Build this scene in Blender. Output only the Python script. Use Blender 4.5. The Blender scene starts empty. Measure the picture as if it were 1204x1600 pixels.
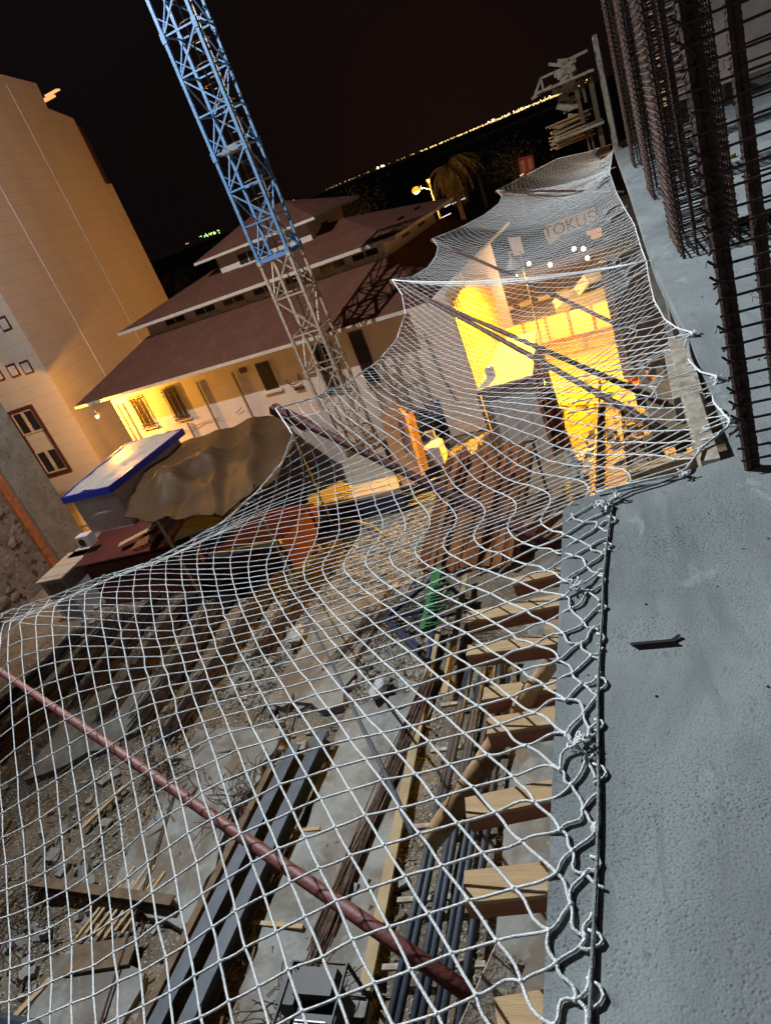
import bpy, math, random
import numpy as np
from mathutils import Vector, Matrix, noise
rad = math.radians
random.seed(7)
sc = bpy.context.scene
C = sc.collection

# ------------------------------------------------------------------ camera
CAMZ = 8.5
cam_d = bpy.data.cameras.new('camera'); cam = bpy.data.objects.new('camera', cam_d); C.objects.link(cam)
cam_d.sensor_fit = 'VERTICAL'; cam_d.sensor_height = 36.0; cam_d.lens = 24.5
cam_d.clip_start = 0.05; cam_d.clip_end = 6000
cam.matrix_world = (Matrix.Translation((0, 0, CAMZ)) @ Matrix.Rotation(rad(24), 4, 'Z')
                    @ Matrix.Rotation(rad(90-24.7), 4, 'X') @ Matrix.Rotation(rad(-22.3), 4, 'Z'))
sc.camera = cam

# ------------------------------------------------------------------ sky, lamps, exposure
SUN_EL, SUN_AZ = 40.0, 32.0           # light travels towards azimuth 32 (from +Y to +X)
world = bpy.data.worlds.new('World'); sc.world = world; world.use_nodes = True
wn = world.node_tree; wn.nodes.clear()
sky = wn.nodes.new('ShaderNodeTexSky'); sky.sky_type = 'NISHITA'; sky.sun_disc = False
sky.sun_elevation = rad(-4.0); sky.sun_rotation = rad(180+SUN_AZ)
bg = wn.nodes.new('ShaderNodeBackground'); bg.inputs['Strength'].default_value = 0.05
bg2 = wn.nodes.new('ShaderNodeBackground'); bg2.inputs['Color'].default_value = (.0036, .0022, .0024, 1); bg2.inputs['Strength'].default_value = 1.0
# warm glow of the town low in the sky
wt = wn.nodes.new('ShaderNodeTexCoord'); wd = wn.nodes.new('ShaderNodeVectorMath'); wd.operation = 'DOT_PRODUCT'
_g = Vector((-.16, .985, .0)).normalized(); wd.inputs[1].default_value = _g; wn.links.new(wt.outputs['Generated'], wd.inputs[0])
wp = wn.nodes.new('ShaderNodeMath'); wp.operation = 'POWER'; wp.use_clamp = True; wn.links.new(wd.outputs['Value'], wp.inputs[0]); wp.inputs[1].default_value = 45.
wm = wn.nodes.new('ShaderNodeMix'); wm.data_type = 'RGBA'; wn.links.new(wp.outputs[0], wm.inputs[0]); wm.inputs[6].default_value = (.0036, .0022, .0024, 1); wm.inputs[7].default_value = (.0085, .0036, .0026, 1)
wn.links.new(wm.outputs[2], bg2.inputs['Color'])
ad = wn.nodes.new('ShaderNodeAddShader'); wo = wn.nodes.new('ShaderNodeOutputWorld')
wn.links.new(sky.outputs[0], bg.inputs['Color']); wn.links.new(bg.outputs[0], ad.inputs[0]); wn.links.new(bg2.outputs[0], ad.inputs[1]); wn.links.new(ad.outputs[0], wo.inputs['Surface'])

def lamp(name, kind, loc, energy, color, **k):
    d = bpy.data.lights.new(name, kind); d.energy = energy; d.color = color
    for a, v in k.items(): setattr(d, a, v)
    o = bpy.data.objects.new(name, d); C.objects.link(o); o.location = loc
    return o
def aim(o, tgt):
    o.rotation_euler = (Vector(tgt)-o.location).to_track_quat('-Z', 'Y').to_euler()
# weak sun lamp added as fill from behind left
sun = lamp('fill_sun', 'SUN', (-8, -12, 20), .10, (1.0, .93, .87), angle=rad(1.5))
a = rad(SUN_AZ); e = rad(SUN_EL)
sun.rotation_euler = Vector((math.sin(a)*math.cos(e), math.cos(a)*math.cos(e), -math.sin(e))).to_track_quat('-Z', 'Y').to_euler()
# the building-site floodlight: two heads on a cable above the yard, out of the picture at the upper left
FL = (-14., 12., 19.)
f1 = lamp('floodlight_slab', 'SPOT', FL, 28500, (.88, .95, 1.0), spot_size=rad(122), spot_blend=1.0, shadow_soft_size=.1)
aim(f1, (2.0, 1.5, 7.6))
f2 = lamp('floodlight_street', 'SPOT', (FL[0], FL[1]+.5, FL[2]), 11000, (1.0, .93, .87), spot_size=rad(125), spot_blend=.5, shadow_soft_size=.1)
aim(f2, (-16, 30, 5))
SOD = (1.0, .42, .04)
sc.view_settings.view_transform = 'Standard'; sc.view_settings.look = 'None'
sc.view_settings.exposure = 0.0; sc.view_settings.gamma = 1.0

# ------------------------------------------------------------------ camera maths (pixel of the photograph -> point at a height / depth)
_F, _P, _R, _A = 1089., rad(24.7), rad(22.3), rad(24)
def ray(px, py):
    u = px-602.; v = 800.-py
    r = u*math.cos(_R)+v*math.sin(_R); t = -u*math.sin(_R)+v*math.cos(_R)
    y = _F*math.cos(_P)+t*math.sin(_P); z = -_F*math.sin(_P)+t*math.cos(_P)
    return Vector((r*math.cos(_A)-y*math.sin(_A), r*math.sin(_A)+y*math.cos(_A), z))
def G(px, py, z=0.):
    d = ray(px, py); return d*((z-CAMZ)/d.z)+Vector((0, 0, CAMZ))
def GY(px, py, Y):
    d = ray(px, py); return d*(Y/d.y)+Vector((0, 0, CAMZ))
def GX(px, py, X):
    d = ray(px, py); return d*(X/d.x)+Vector((0, 0, CAMZ))

# ------------------------------------------------------------------ materials
MATS = {}
def mat(name, col, rough=.75, col2=None, ns=4., mix=(.35, .65), bump=.0, bs=None, metal=0., emit=None, es=0., spots=None, stretch=None, kind=None, detail=6, dist=.02):
    if name in MATS: return MATS[name]
    m = bpy.data.materials.new(name); m.use_nodes = True; MATS[name] = m
    n = m.node_tree; p = n.nodes['Principled BSDF']; L = n.links
    p.inputs['Roughness'].default_value = rough; p.inputs['Metallic'].default_value = metal
    p.inputs['Specular IOR Level'].default_value = .3
    tc = n.nodes.new('ShaderNodeTexCoord'); mp = n.nodes.new('ShaderNodeMapping')
    L.new(tc.outputs['Object'], mp.inputs['Vector'])
    if stretch: mp.inputs['Scale'].default_value = stretch
    col = tuple(col)+(1,)
    src = None
    if col2 is None: col2 = tuple(c*.72 for c in col[:3])
    nz = n.nodes.new('ShaderNodeTexNoise'); nz.inputs['Scale'].default_value = ns; nz.inputs['Detail'].default_value = detail; nz.inputs['Roughness'].default_value = .65
    L.new(mp.outputs[0], nz.inputs['Vector'])
    rp = n.nodes.new('ShaderNodeValToRGB'); rp.color_ramp.elements[0].position = mix[0]; rp.color_ramp.elements[1].position = mix[1]
    rp.color_ramp.elements[0].color = tuple(col2)+(1,); rp.color_ramp.elements[1].color = col
    L.new(nz.outputs['Fac'], rp.inputs['Fac']); src = rp.outputs['Color']
    hgt = nz.outputs['Fac']
    if spots:      # (scale, threshold, colour): small stains / stones / pits with a shape of their own
        vn = n.nodes.new('ShaderNodeTexNoise'); vn.inputs['Scale'].default_value = spots[0]; vn.inputs['Detail'].default_value = 2.
        L.new(mp.outputs[0], vn.inputs['Vector'])
        r2 = n.nodes.new('ShaderNodeValToRGB'); r2.color_ramp.elements[0].position = spots[1]-.035; r2.color_ramp.elements[1].position = spots[1]+.02
        L.new(vn.outputs['Fac'], r2.inputs['Fac'])
        mx = n.nodes.new('ShaderNodeMix'); mx.data_type = 'RGBA'
        L.new(r2.outputs['Color'], mx.inputs[0]); L.new(src, mx.inputs[6]); mx.inputs[7].default_value = tuple(spots[2])+(1,)
        src = mx.outputs[2]
    if kind:
        sp = n.nodes.new('ShaderNodeSeparateXYZ'); L.new(tc.outputs['Object'], sp.inputs[0])
        def line(axis, per, w):
            ma = n.nodes.new('ShaderNodeMath'); ma.operation = 'DIVIDE'; L.new(sp.outputs[axis], ma.inputs[0]); ma.inputs[1].default_value = per
            fr = n.nodes.new('ShaderNodeMath'); fr.operation = 'FRACT'; L.new(ma.outputs[0], fr.inputs[0])
            lt = n.nodes.new('ShaderNodeMath'); lt.operation = 'LESS_THAN'; L.new(fr.outputs[0], lt.inputs[0]); lt.inputs[1].default_value = w/per
            return lt.outputs[0], fr.outputs[0]
        if kind[0] == 'lines':     # ('lines', axis, period, width, colour)
            f, _ = line(kind[1], kind[2], kind[3])
        elif kind[0] == 'brick':
            bt = n.nodes.new('ShaderNodeTexBrick'); bt.inputs['Scale'].default_value = 1.; bt.inputs['Brick Width'].default_value = kind[1]; bt.inputs['Row Height'].default_value = kind[2]
            bt.inputs['Mortar Size'].default_value = kind[3]; bt.inputs['Mortar Smooth'].default_value = .3
            if kind[5]:
                cb = n.nodes.new('ShaderNodeCombineXYZ')
                for q, ax in enumerate(kind[5]): L.new(sp.outputs[ax], cb.inputs[q])
                L.new(cb.outputs[0], bt.inputs['Vector'])
            f = bt.outputs['Fac']
        mx = n.nodes.new('ShaderNodeMix'); mx.data_type = 'RGBA'; L.new(f, mx.inputs[0]); L.new(src, mx.inputs[6]); mx.inputs[7].default_value = tuple(kind[4])+(1,)
        src = mx.outputs[2]
    L.new(src, p.inputs['Base Color'])
    if bump:
        b = n.nodes.new('ShaderNodeBump'); b.inputs['Strength'].default_value = bump; b.inputs['Distance'].default_value = dist
        n2 = n.nodes.new('ShaderNodeTexNoise'); n2.inputs['Scale'].default_value = bs or ns*4; n2.inputs['Detail'].default_value = 4.
        L.new(mp.outputs[0], n2.inputs['Vector']); L.new(n2.outputs['Fac'], b.inputs['Height']); L.new(b.outputs[0], p.inputs['Normal'])
    if emit:
        p.inputs['Emission Color'].default_value = tuple(emit)+(1,); p.inputs['Emission Strength'].default_value = es
    return m

M_slab = mat('slab_concrete', (.27, .298, .302), .9, (.21, .234, .238), 1.1, (.3, .7), .35, 150, spots=(140, .585, (.115, .133, .14)), dist=.005)
def pits(m, scale=70., thr=.2, dark=(.085, .1, .106)):
    n = m.node_tree; L = n.links; p = n.nodes['Principled BSDF']; src = p.inputs['Base Color'].links[0].from_socket
    tc = n.nodes.new('ShaderNodeTexCoord'); vo = n.nodes.new('ShaderNodeTexVoronoi'); vo.inputs['Scale'].default_value = scale; vo.inputs['Randomness'].default_value = 1.
    wv = n.nodes.new('ShaderNodeTexNoise'); wv.inputs['Scale'].default_value = 60.; ad_ = n.nodes.new('ShaderNodeMixRGB'); ad_.inputs[0].default_value = .012; L.new(tc.outputs['Object'], ad_.inputs[1]); L.new(wv.outputs['Color'], ad_.inputs[2])
    L.new(ad_.outputs[0], vo.inputs['Vector'])
    nz = n.nodes.new('ShaderNodeTexNoise'); nz.inputs['Scale'].default_value = 3.2; nz.inputs['Detail'].default_value = 5; L.new(tc.outputs['Object'], nz.inputs['Vector'])
    mr = n.nodes.new('ShaderNodeMapRange'); mr.inputs[1].default_value = .4; mr.inputs[2].default_value = .68; mr.inputs[3].default_value = .1; mr.inputs[4].default_value = .5; L.new(nz.outputs['Fac'], mr.inputs[0])
    lt = n.nodes.new('ShaderNodeMath'); lt.operation = 'SUBTRACT'; L.new(mr.outputs[0], lt.inputs[0]); L.new(vo.outputs['Distance'], lt.inputs[1])
    ml = n.nodes.new('ShaderNodeMath'); ml.operation = 'MULTIPLY'; ml.use_clamp = True; L.new(lt.outputs[0], ml.inputs[0]); ml.inputs[1].default_value = 4.
    mx = n.nodes.new('ShaderNodeMix'); mx.data_type = 'RGBA'; sc_ = n.nodes.new('ShaderNodeMath'); sc_.operation = 'MULTIPLY'; sc_.inputs[1].default_value = .55; L.new(ml.outputs[0], sc_.inputs[0])
    L.new(sc_.outputs[0], mx.inputs[0]); L.new(src, mx.inputs[6]); mx.inputs[7].default_value = dark+(1,); L.new(mx.outputs[2], p.inputs['Base Color'])
    bp = n.nodes.new('ShaderNodeBump'); bp.invert = True; bp.inputs['Strength'].default_value = .45; bp.inputs['Distance'].default_value = .0025; L.new(ml.outputs[0], bp.inputs['Height'])
    old = p.inputs['Normal'].links[0].from_socket if p.inputs['Normal'].links else None
    if old: L.new(old, bp.inputs['Normal'])
    L.new(bp.outputs[0], p.inputs['Normal'])
pits(M_slab)
def stain(m, scale, lo, hi, col, amt, stretch=(1, 1, 1)):
    n = m.node_tree; L = n.links; p = n.nodes['Principled BSDF']; src = p.inputs['Base Color'].links[0].from_socket
    tc = n.nodes.new('ShaderNodeTexCoord'); mp = n.nodes.new('ShaderNodeMapping'); mp.inputs['Scale'].default_value = stretch; mp.inputs['Rotation'].default_value = (0, 0, .6); L.new(tc.outputs['Object'], mp.inputs[0])
    nz = n.nodes.new('ShaderNodeTexNoise'); nz.inputs['Scale'].default_value = scale; nz.inputs['Detail'].default_value = 8; nz.inputs['Roughness'].default_value = .6; nz.inputs['Distortion'].default_value = .6; L.new(mp.outputs[0], nz.inputs['Vector'])
    mr = n.nodes.new('ShaderNodeMapRange'); mr.inputs[1].default_value = lo; mr.inputs[2].default_value = hi; mr.inputs[4].default_value = amt; L.new(nz.outputs['Fac'], mr.inputs[0])
    mx = n.nodes.new('ShaderNodeMix'); mx.data_type = 'RGBA'; L.new(mr.outputs[0], mx.inputs[0]); L.new(src, mx.inputs[6]); mx.inputs[7].default_value = tuple(col)+(1,); L.new(mx.outputs[2], p.inputs['Base Color'])
stain(M_slab, .8, .42, .62, (.3, .33, .335), .7); stain(M_slab, 1.9, .47, .66, (.115, .132, .137), .7, (1, .3, 1)); stain(M_slab, 6., .6, .66, (.36, .385, .385), .5, (1, .45, 1)); stain(M_slab, 14., .55, .75, (.13, .15, .155), .6, (1, .12, 1)); stain(M_slab, 38., .6, .68, (.12, .14, .147), .55, (1, .5, 1)); stain(M_slab, 60., .64, .7, (.34, .37, .375), .5)
M_conc = mat('old_concrete', (.24, .235, .22), .9, (.13, .125, .115), 1.8, (.3, .7), .4, 20, spots=(9, .66, (.07, .065, .06)))
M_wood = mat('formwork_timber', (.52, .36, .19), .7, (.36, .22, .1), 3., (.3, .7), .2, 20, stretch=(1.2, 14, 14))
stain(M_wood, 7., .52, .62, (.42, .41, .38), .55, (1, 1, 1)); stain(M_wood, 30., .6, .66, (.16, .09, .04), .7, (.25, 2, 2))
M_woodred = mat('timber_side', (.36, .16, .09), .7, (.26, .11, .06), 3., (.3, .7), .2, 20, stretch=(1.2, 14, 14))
M_plank = mat('weathered_plank', (.42, .38, .32), .8, (.22, .17, .12), 3., (.35, .6), .3, 20, stretch=(3, 3, 3))
M_log = mat('log_prop', (.4, .25, .12), .8, (.16, .09, .045), 5., (.35, .6), .5, 14)
M_oldwood = mat('old_board', (.19, .13, .08), .85, (.08, .055, .035), 4., (.3, .7), .4, 20)
M_rust = mat('rusty_rebar', (.085, .048, .038), .8, (.05, .03, .026), 14., (.3, .7), .4, 90)
M_rustd = mat('dark_rebar_bundle', (.07, .045, .04), .85, (.02, .015, .015), 9., (.35, .65), .5, 60)
M_pipe = mat('brown_steel_tube', (.33, .15, .065), .6, (.12, .055, .035), 2.2, (.3, .7), .3, 40)
M_bluepipe = mat('dark_blue_tube', (.055, .065, .09), .5, (.03, .035, .045), 6., (.3, .7), .2, 40)
M_redtube = mat('red_oxide_paint', (.17, .05, .042), .55, (.15, .05, .045), 6., (.3, .7), .2, 40)
M_rope = mat('white_nylon_rope', (.88, .9, .9), .6, (.72, .75, .76), 60., (.3, .7), .5, 260)
M_greyrope = mat('grey_border_rope', (.3, .32, .33), .7, (.12, .13, .13), 60., (.3, .7), .5, 200)
M_blue = mat('blue_crane_paint', (.15, .33, .62), .45, (.09, .2, .4), 7., (.25, .6), .15, 50)
M_white = mat('white_crane_paint', (.55, .5, .44), .5, (.36, .27, .19), 9., (.3, .6), .15, 50)
M_galv = mat('galvanised_steel', (.36, .36, .36), .45, (.22, .2, .19), 8., (.3, .7), .1, 50, metal=.4)
M_render = mat('white_render', (.66, .6, .55), .85, (.56, .49, .44), .9, (.3, .7), .2, 12)
M_trim = mat('white_trim', (.62, .58, .54), .7, (.5, .45, .4), 4., (.3, .7))
M_roof = mat('brown_roof_tiles', (.125, .05, .033), .85, (.085, .034, .023), 1.2, (.3, .7), .5, 9, kind=('brick', .3, .26, .022, (.085, .038, .027), (0, 1)))
stain(M_roof, 1.6, .5, .7, (.15, .065, .042), .5)
M_clad = mat('beige_cladding', (.52, .46, .4), .8, (.46, .4, .35), .35, (.3, .7), .1, 6, kind=('lines', 2, .62, .022, (.36, .31, .27)))
stain(M_clad, .25, .5, .75, (.36, .3, .25), .5, (1, 1, .25)); stain(M_clad, 1.8, .6, .75, (.33, .27, .22), .35, (1, 1, .15))
M_glass = mat('dark_glass', (.03, .028, .03), .15, (.02, .02, .02), 2.)
M_frame = mat('brown_window_frame', (.09, .03, .022), .5)
M_frameW = mat('pale_window_frame', (.55, .47, .4), .5)
M_stone = mat('rubble_stone', (.24, .2, .17), .9, (.12, .095, .08), 2.2, (.35, .6), .8, 5, spots=(3.2, .62, (.07, .055, .045)), dist=.06)
M_brick = mat('orange_brick', (.42, .15, .06), .85, (.22, .08, .04), 6., (.35, .6), .6, 10)
M_plaster = mat('pale_plaster', (.6, .57, .57), .85, (.38, .34, .35), 2., (.3, .7), .2, 10)
M_tarp = mat('brown_tarpaulin', (.085, .05, .024), .5, (.055, .034, .018), 1.5, (.3, .7), .15, 6)
M_bluetarp = mat('blue_sheet', (.02, .035, .4), .4, (.015, .03, .28), 6., (.3, .7), .3, 14)
M_whitebox = mat('white_panel', (.62, .6, .62), .5, (.52, .5, .52), 3.)
M_redmetal = mat('red_brown_sheet_metal', (.15, .04, .035), .5, (.1, .03, .028), 2., (.3, .7), .1, 20)
M_corr = mat('corrugated_rust', (.36, .15, .06), .6, (.2, .08, .035), 4., (.3, .7), .1, 20)
M_beige = mat('beige_board', (.42, .37, .31), .85, (.33, .29, .24), 1.2, (.3, .7), .2, 10, kind=('lines', 1, .62, .035, (.12, .09, .07)))
M_ground = mat('site_soil', (.2, .155, .105), .95, (.085, .065, .045), .9, (.38, .62), 1., 14, spots=(30, .62, (.33, .31, .27)), detail=10, dist=.05)
M_cpath = mat('muddy_concrete', (.25, .255, .24), .8, (.14, .135, .12), 1.1, (.35, .6), .3, 14, detail=9)
stain(M_cpath, .9, .46, .62, (.13, .1, .07), .85); stain(M_cpath, 5., .55, .68, (.33, .32, .29), .5)
M_gravel = mat('pale_gravel', (.36, .33, .28), .9, (.16, .145, .12), 3., (.3, .7), .3, 30)
M_street = mat('street_paving', (.3, .26, .2), .85, (.22, .19, .15), 1.1, (.35, .65), .3, 20, kind=('brick', .5, .25, .02, (.15, .13, .1), None))
M_asph = mat('asphalt', (.22, .18, .14), .9, (.15, .12, .1), 1.5, (.3, .7), .3, 40)
M_dark = mat('dark_land', (.012, .01, .009), .95, (.006, .005, .005), .03)
M_green = mat('green_paint', (.03, .13, .05), .45, (.02, .12, .045), 8.)
M_navy = mat('navy_paint', (.03, .035, .1), .5, (.02, .022, .05), 8.)
M_black = mat('black_plastic', (.025, .025, .028), .5, (.015, .015, .016), 8.)
M_yellow = mat('yellow_paint', (.6, .42, .04), .5)
M_greyc = mat('dark_grey_canopy', (.075, .08, .09), .8, (.05, .053, .06), 2., (.3, .7), .5, 8)
M_ochre = mat('cream_wall_paint', (.62, .5, .3), .8, (.52, .42, .25), 1.5, (.3, .7))
M_grey = mat('grey_hoarding', (.62, .6, .6), .7, (.52, .5, .5), 2., (.3, .7), kind=('lines', 0, .38, .02, (.25, .24, .24)))
M_leaf = mat('palm_leaf', (.1, .08, .035), .7, (.05, .045, .02), 6.)
M_trunk = mat('palm_trunk', (.16, .1, .06), .9, (.08, .05, .03), 6.)
M_foil = mat('grey_plastic_sheet', (.4, .42, .45), .5, (.3, .31, .33), 6.)
M_town = mat('town_light', (.1, .1, .1), .5, emit=(1., .68, .22), es=1.7)
M_town2 = mat('white_town_light', (.1, .1, .1), .5, emit=(1., .88, .6), es=3.)
M_town3 = mat('green_town_light', (.1, .1, .1), .5, emit=(.35, 1., .25), es=3.)
M_bulb = mat('lit_bulb', (.8, .8, .8), .5, emit=(1., .82, .5), es=30.)
M_street_glass = mat('street_lamp_glass', (.8, .5, .2), .5, emit=(1., .32, .02), es=1.7)
M_sod = mat('sodium_lamp_glass', (.8, .6, .3), .5, emit=(1., .5, .07), es=6.)
M_car = mat('silver_car_paint', (.45, .43, .4), .3, (.4, .38, .36), 2., metal=.3)

# ------------------------------------------------------------------ mesh builder
class MB:
    def __init__(s): s.v = []; s.f = []
    def add(s, vs, fs):
        o = len(s.v); s.v += [tuple(v) for v in vs]; s.f += [tuple(i+o for i in f) for f in fs]; return s
    def box(s, c, d, rz=0., M=None):
        x, y, z = d[0]/2, d[1]/2, d[2]/2
        vs = [Vector(p) for p in ((-x,-y,-z),(x,-y,-z),(x,y,-z),(-x,y,-z),(-x,-y,z),(x,-y,z),(x,y,z),(-x,y,z))]
        R = M if M is not None else Matrix.Rotation(rz, 3, 'Z')
        vs = [R @ v+Vector(c) for v in vs]
        return s.add(vs, [(0,3,2,1),(4,5,6,7),(0,1,5,4),(1,2,6,5),(2,3,7,6),(3,0,4,7)])
    def bb(s, x0, x1, y0, y1, z0, z1):
        return s.box(((x0+x1)/2, (y0+y1)/2, (z0+z1)/2), (abs(x1-x0), abs(y1-y0), abs(z1-z0)))
    def beam(s, p, q, w, h, up=(0, 0, 1)):
        p = Vector(p); q = Vector(q); d = q-p; L = d.length; d.normalize()
        sd = d.cross(Vector(up))
        if sd.length < 1e-4: sd = Vector((1, 0, 0))
        sd.normalize(); u = sd.cross(d)
        M = Matrix((sd, d, u)).transposed()
        return s.box((p+q)/2, (w, L, h), M=M)
    def tube(s, path, r, n=6, cap=True, closed=False):
        path = [Vector(p) for p in path]; N = len(path); o = len(s.v)
        rs = r if isinstance(r, (list, tuple)) else [r]*N
        ref = None; vs = []
        for i, p in enumerate(path):
            d = (path[min(i+1, N-1)]-path[max(i-1, 0)])
            if closed: d = path[(i+1) % N]-path[i-1]
            if d.length < 1e-9: d = Vector((0, 0, 1))
            d.normalize()
            if ref is None:
                ref = d.cross(Vector((0, 0, 1)))
                if ref.length < .05: ref = d.cross(Vector((1, 0, 0)))
            ref = (ref-d*ref.dot(d)); ref.normalize(); b = d.cross(ref)
            for k in range(n):
                t = 2*math.pi*k/n; vs.append(p+(ref*math.cos(t)+b*math.sin(t))*rs[i])
        fs = []
        for i in range(N if closed else N-1):
            j = (i+1) % N
            for k in range(n): fs.append((i*n+k, i*n+(k+1) % n, j*n+(k+1) % n, j*n+k))
        if cap and not closed: fs += [tuple(range(n))[::-1], tuple((N-1)*n+k for k in range(n))]
        return s.add(vs, fs)
    def prism(s, poly, ext):
        n = len(poly); e = Vector(ext); vs = [Vector(p) for p in poly]+[Vector(p)+e for p in poly]
        return s.add(vs, [tuple(range(n))[::-1], tuple(range(n, 2*n))]+[(i, (i+1) % n, (i+1) % n+n, i+n) for i in range(n)])
    def ball(s, c, r, n=8, m=5, sq=(1, 1, 1)):
        vs = []; fs = []
        for i in range(m+1):
            a = math.pi*i/m
            for k in range(n):
                t = 2*math.pi*k/n; vs.append((c[0]+r*sq[0]*math.sin(a)*math.cos(t), c[1]+r*sq[1]*math.sin(a)*math.sin(t), c[2]+r*sq[2]*math.cos(a)))
        for i in range(m):
            for k in range(n): fs.append((i*n+k, (i+1)*n+k, (i+1)*n+(k+1) % n, i*n+(k+1) % n))
        return s.add(vs, fs)
    def xf(s, M):
        s.v = [tuple(M @ Vector(v)) for v in s.v]; return s
    def build(s, name, m, parent=None, origin=None, smooth=False):
        me = bpy.data.meshes.new(name)
        o0 = Vector((0, 0, 0))
        if parent is not None: o0 = root_loc(parent)
        elif origin is not None: o0 = Vector(origin)
        me.from_pydata([tuple(Vector(v)-o0) for v in s.v], [], s.f); me.materials.append(m)
        if smooth: me.polygons.foreach_set('use_smooth', [True]*len(me.polygons))
        ob = bpy.data.objects.new(name, me); C.objects.link(ob)
        if parent is not None: ob.parent = parent
        else: ob.location = o0
        return ob
def root_loc(p):
    v = Vector(p.location)
    while p.parent: p = p.parent; v += Vector(p.location)
    return v
def tag(o, label=None, cat=None, group=None, kind=None):
    if label: o['label'] = label
    if cat: o['category'] = cat
    if group: o['group'] = group
    if kind: o['kind'] = kind
    return o
def thing(name, loc, label, cat, group=None):
    o = bpy.data.objects.new(name, None); o.empty_display_size = .2; C.objects.link(o); o.location = loc
    return tag(o, label, cat, group)
def copy_tree(o, loc=None, rz=None, label=None):
    def cp(x, par):
        y = x.copy(); C.objects.link(y); y.parent = par
        for ch in list(x.children): cp(ch, y)
        return y
    r = cp(o, None)
    if loc is not None: r.location = loc
    if rz is not None: r.rotation_euler = (0, 0, rz)
    if label: r['label'] = label
    return r
def struct(name, mb, m, **k):
    o = mb.build(name, m, **k); o['kind'] = 'structure'; return o
V = Vector
SL = 7.0       # top of the slab

# ================================================================== SETTING
far = MB(); far.add([(-3000, -600, -.35), (3000, -600, -.35), (3000, 4000, -.35), (-3000, 4000, -.35)], [(0, 1, 2, 3)])
struct('far_land', far, M_dark)
# site ground: an uneven sheet
def gh(x, y):
    h = .12*noise.noise(V((x*.35, y*.35, 0)))+.05*noise.noise(V((x*1.3, y*1.3, 3)))+.025*noise.noise(V((x*4, y*4, 7)))
    return h
g = MB(); nx, ny = 230, 210; x0, x1, y0, y1 = -34., 3.5, -4., 21.5
vs = []; fs = []
for j in range(ny+1):
    for i in range(nx+1):
        x = x0+(x1-x0)*i/nx; y = y0+(y1-y0)*j/ny; vs.append((x, y, gh(x, y)))
for j in range(ny):
    for i in range(nx): q = j*(nx+1)+i; fs.append((q, q+1, q+nx+2, q+nx+1))
g.add(vs, fs); struct('site_ground', g, M_ground, smooth=True)
rd = MB(); rd.add([(-40, 21.5, -.02), (30, 21.5, -.02), (30, 46, -.02), (-40, 46, -.02)], [(0, 1, 2, 3)]); struct('street', rd, M_asph)
pv = MB(); pv.add([(-4.6, 21.2, .012), (1.2, 21.2, .012), (1.2, 28.7, .012), (-4.6, 28.7, .012)], [(0, 1, 2, 3)]); struct('courtyard_paving', pv, M_street)
yd = MB(); yd.add([(-3.9, 13.5, .16), (1.2, 13.5, .16), (1.2, 21.2, .13), (-4.6, 21.2, .13)], [(0, 1, 2, 3)])
struct('dirt_yard', yd, mat('dusty_earth', (.34, .25, .16), .95, (.2, .14, .09), 1.3, (.35, .6), .8, 9, dist=.05))
# muddy concrete strips on the ground
def strip(pts, z=.13, jag=.12, name='concrete_path', m=M_cpath):
    b = MB(); P = []
    n = len(pts)
    for i in range(n):
        p = V(pts[i]).to_2d() if len(pts[i]) > 2 else V(pts[i]); q = V(pts[(i+1) % n])
        k = max(2, int((q-p).length/.35))
        for t in range(k):
            w = p.lerp(q, t/k); P.append((w.x+random.uniform(-jag, jag), w.y+random.uniform(-jag, jag), z-.3))
    b.prism(P, (0, 0, .3)); return struct(name, b, m)
strip([(-6.1, 1.5), (-4.4, 1.5), (-4.6, 9.2), (-6.3, 8.9)], .12)
strip([(-2.9, 0.5), (-.3, 0.5), (-.3, 13.2), (-2.9, 13.2)], .14, .05)
strip([(-9.4, 5.2), (-7.7, 4.6), (-7.5, 8.4), (-9.6, 8.8)], .11)
strip([(-8.2, 9.2), (-6.4, 9.0), (-6.3, 12.8), (-8.0, 12.4)], .12)
strip([(-13.6, 7.6), (-11.2, 8.8), (-11.4, 10.6), (-14.2, 10.2)], .11)
strip([(-9.5, 2.6), (-8.0, 2.4), (-7.9, 4.2), (-9.8, 4.3)], .10)

# gravel and stones: one object
st = MB(); rs = random.Random(5); M_gravel = mat('pale_gravel2', (.42, .39, .34), .9, (.2, .18, .15), 3., (.3, .7), .3, 30)
def stone(x, y, r):
    z = gh(x, y)+r*.25
    vs = []
    for d in ((1,0,0),(-1,0,0),(0,1,0),(0,-1,0),(0,0,1),(0,0,-1)):
        k = r*rs.uniform(.6, 1.2); vs.append((x+d[0]*k+rs.uniform(-.2,.2)*r, y+d[1]*k+rs.uniform(-.2,.2)*r, z+d[2]*k*.7))
    st.add(vs, [(0,2,4),(2,1,4),(1,3,4),(3,0,4),(2,0,5),(1,2,5),(3,1,5),(0,3,5)])
for _ in range(22000):
    x = rs.uniform(-18, -2.6); y = rs.uniform(1.2, 17)
    d = noise.noise(V((x*.45, y*.45, 9)))+.35*noise.noise(V((x*1.7, y*1.7, 2)))
    dense = (-9.5 < x < -5 and 9.5 < y < 16.5)
    if d < (-.35 if dense else .02): continue
    stone(x, y, rs.choice([.012, .018, .018, .025, .03, .045, .07 if dense else .035]))
for _ in range(7000): x = rs.uniform(-9.8, -4.9); y = rs.uniform(9.3, 16.6); stone(x, y, rs.choice([.025, .035, .045, .06, .08]))
tag(st.build('gravel', M_gravel), 'pale broken stones scattered over the site soil', 'gravel', kind='stuff')

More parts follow.
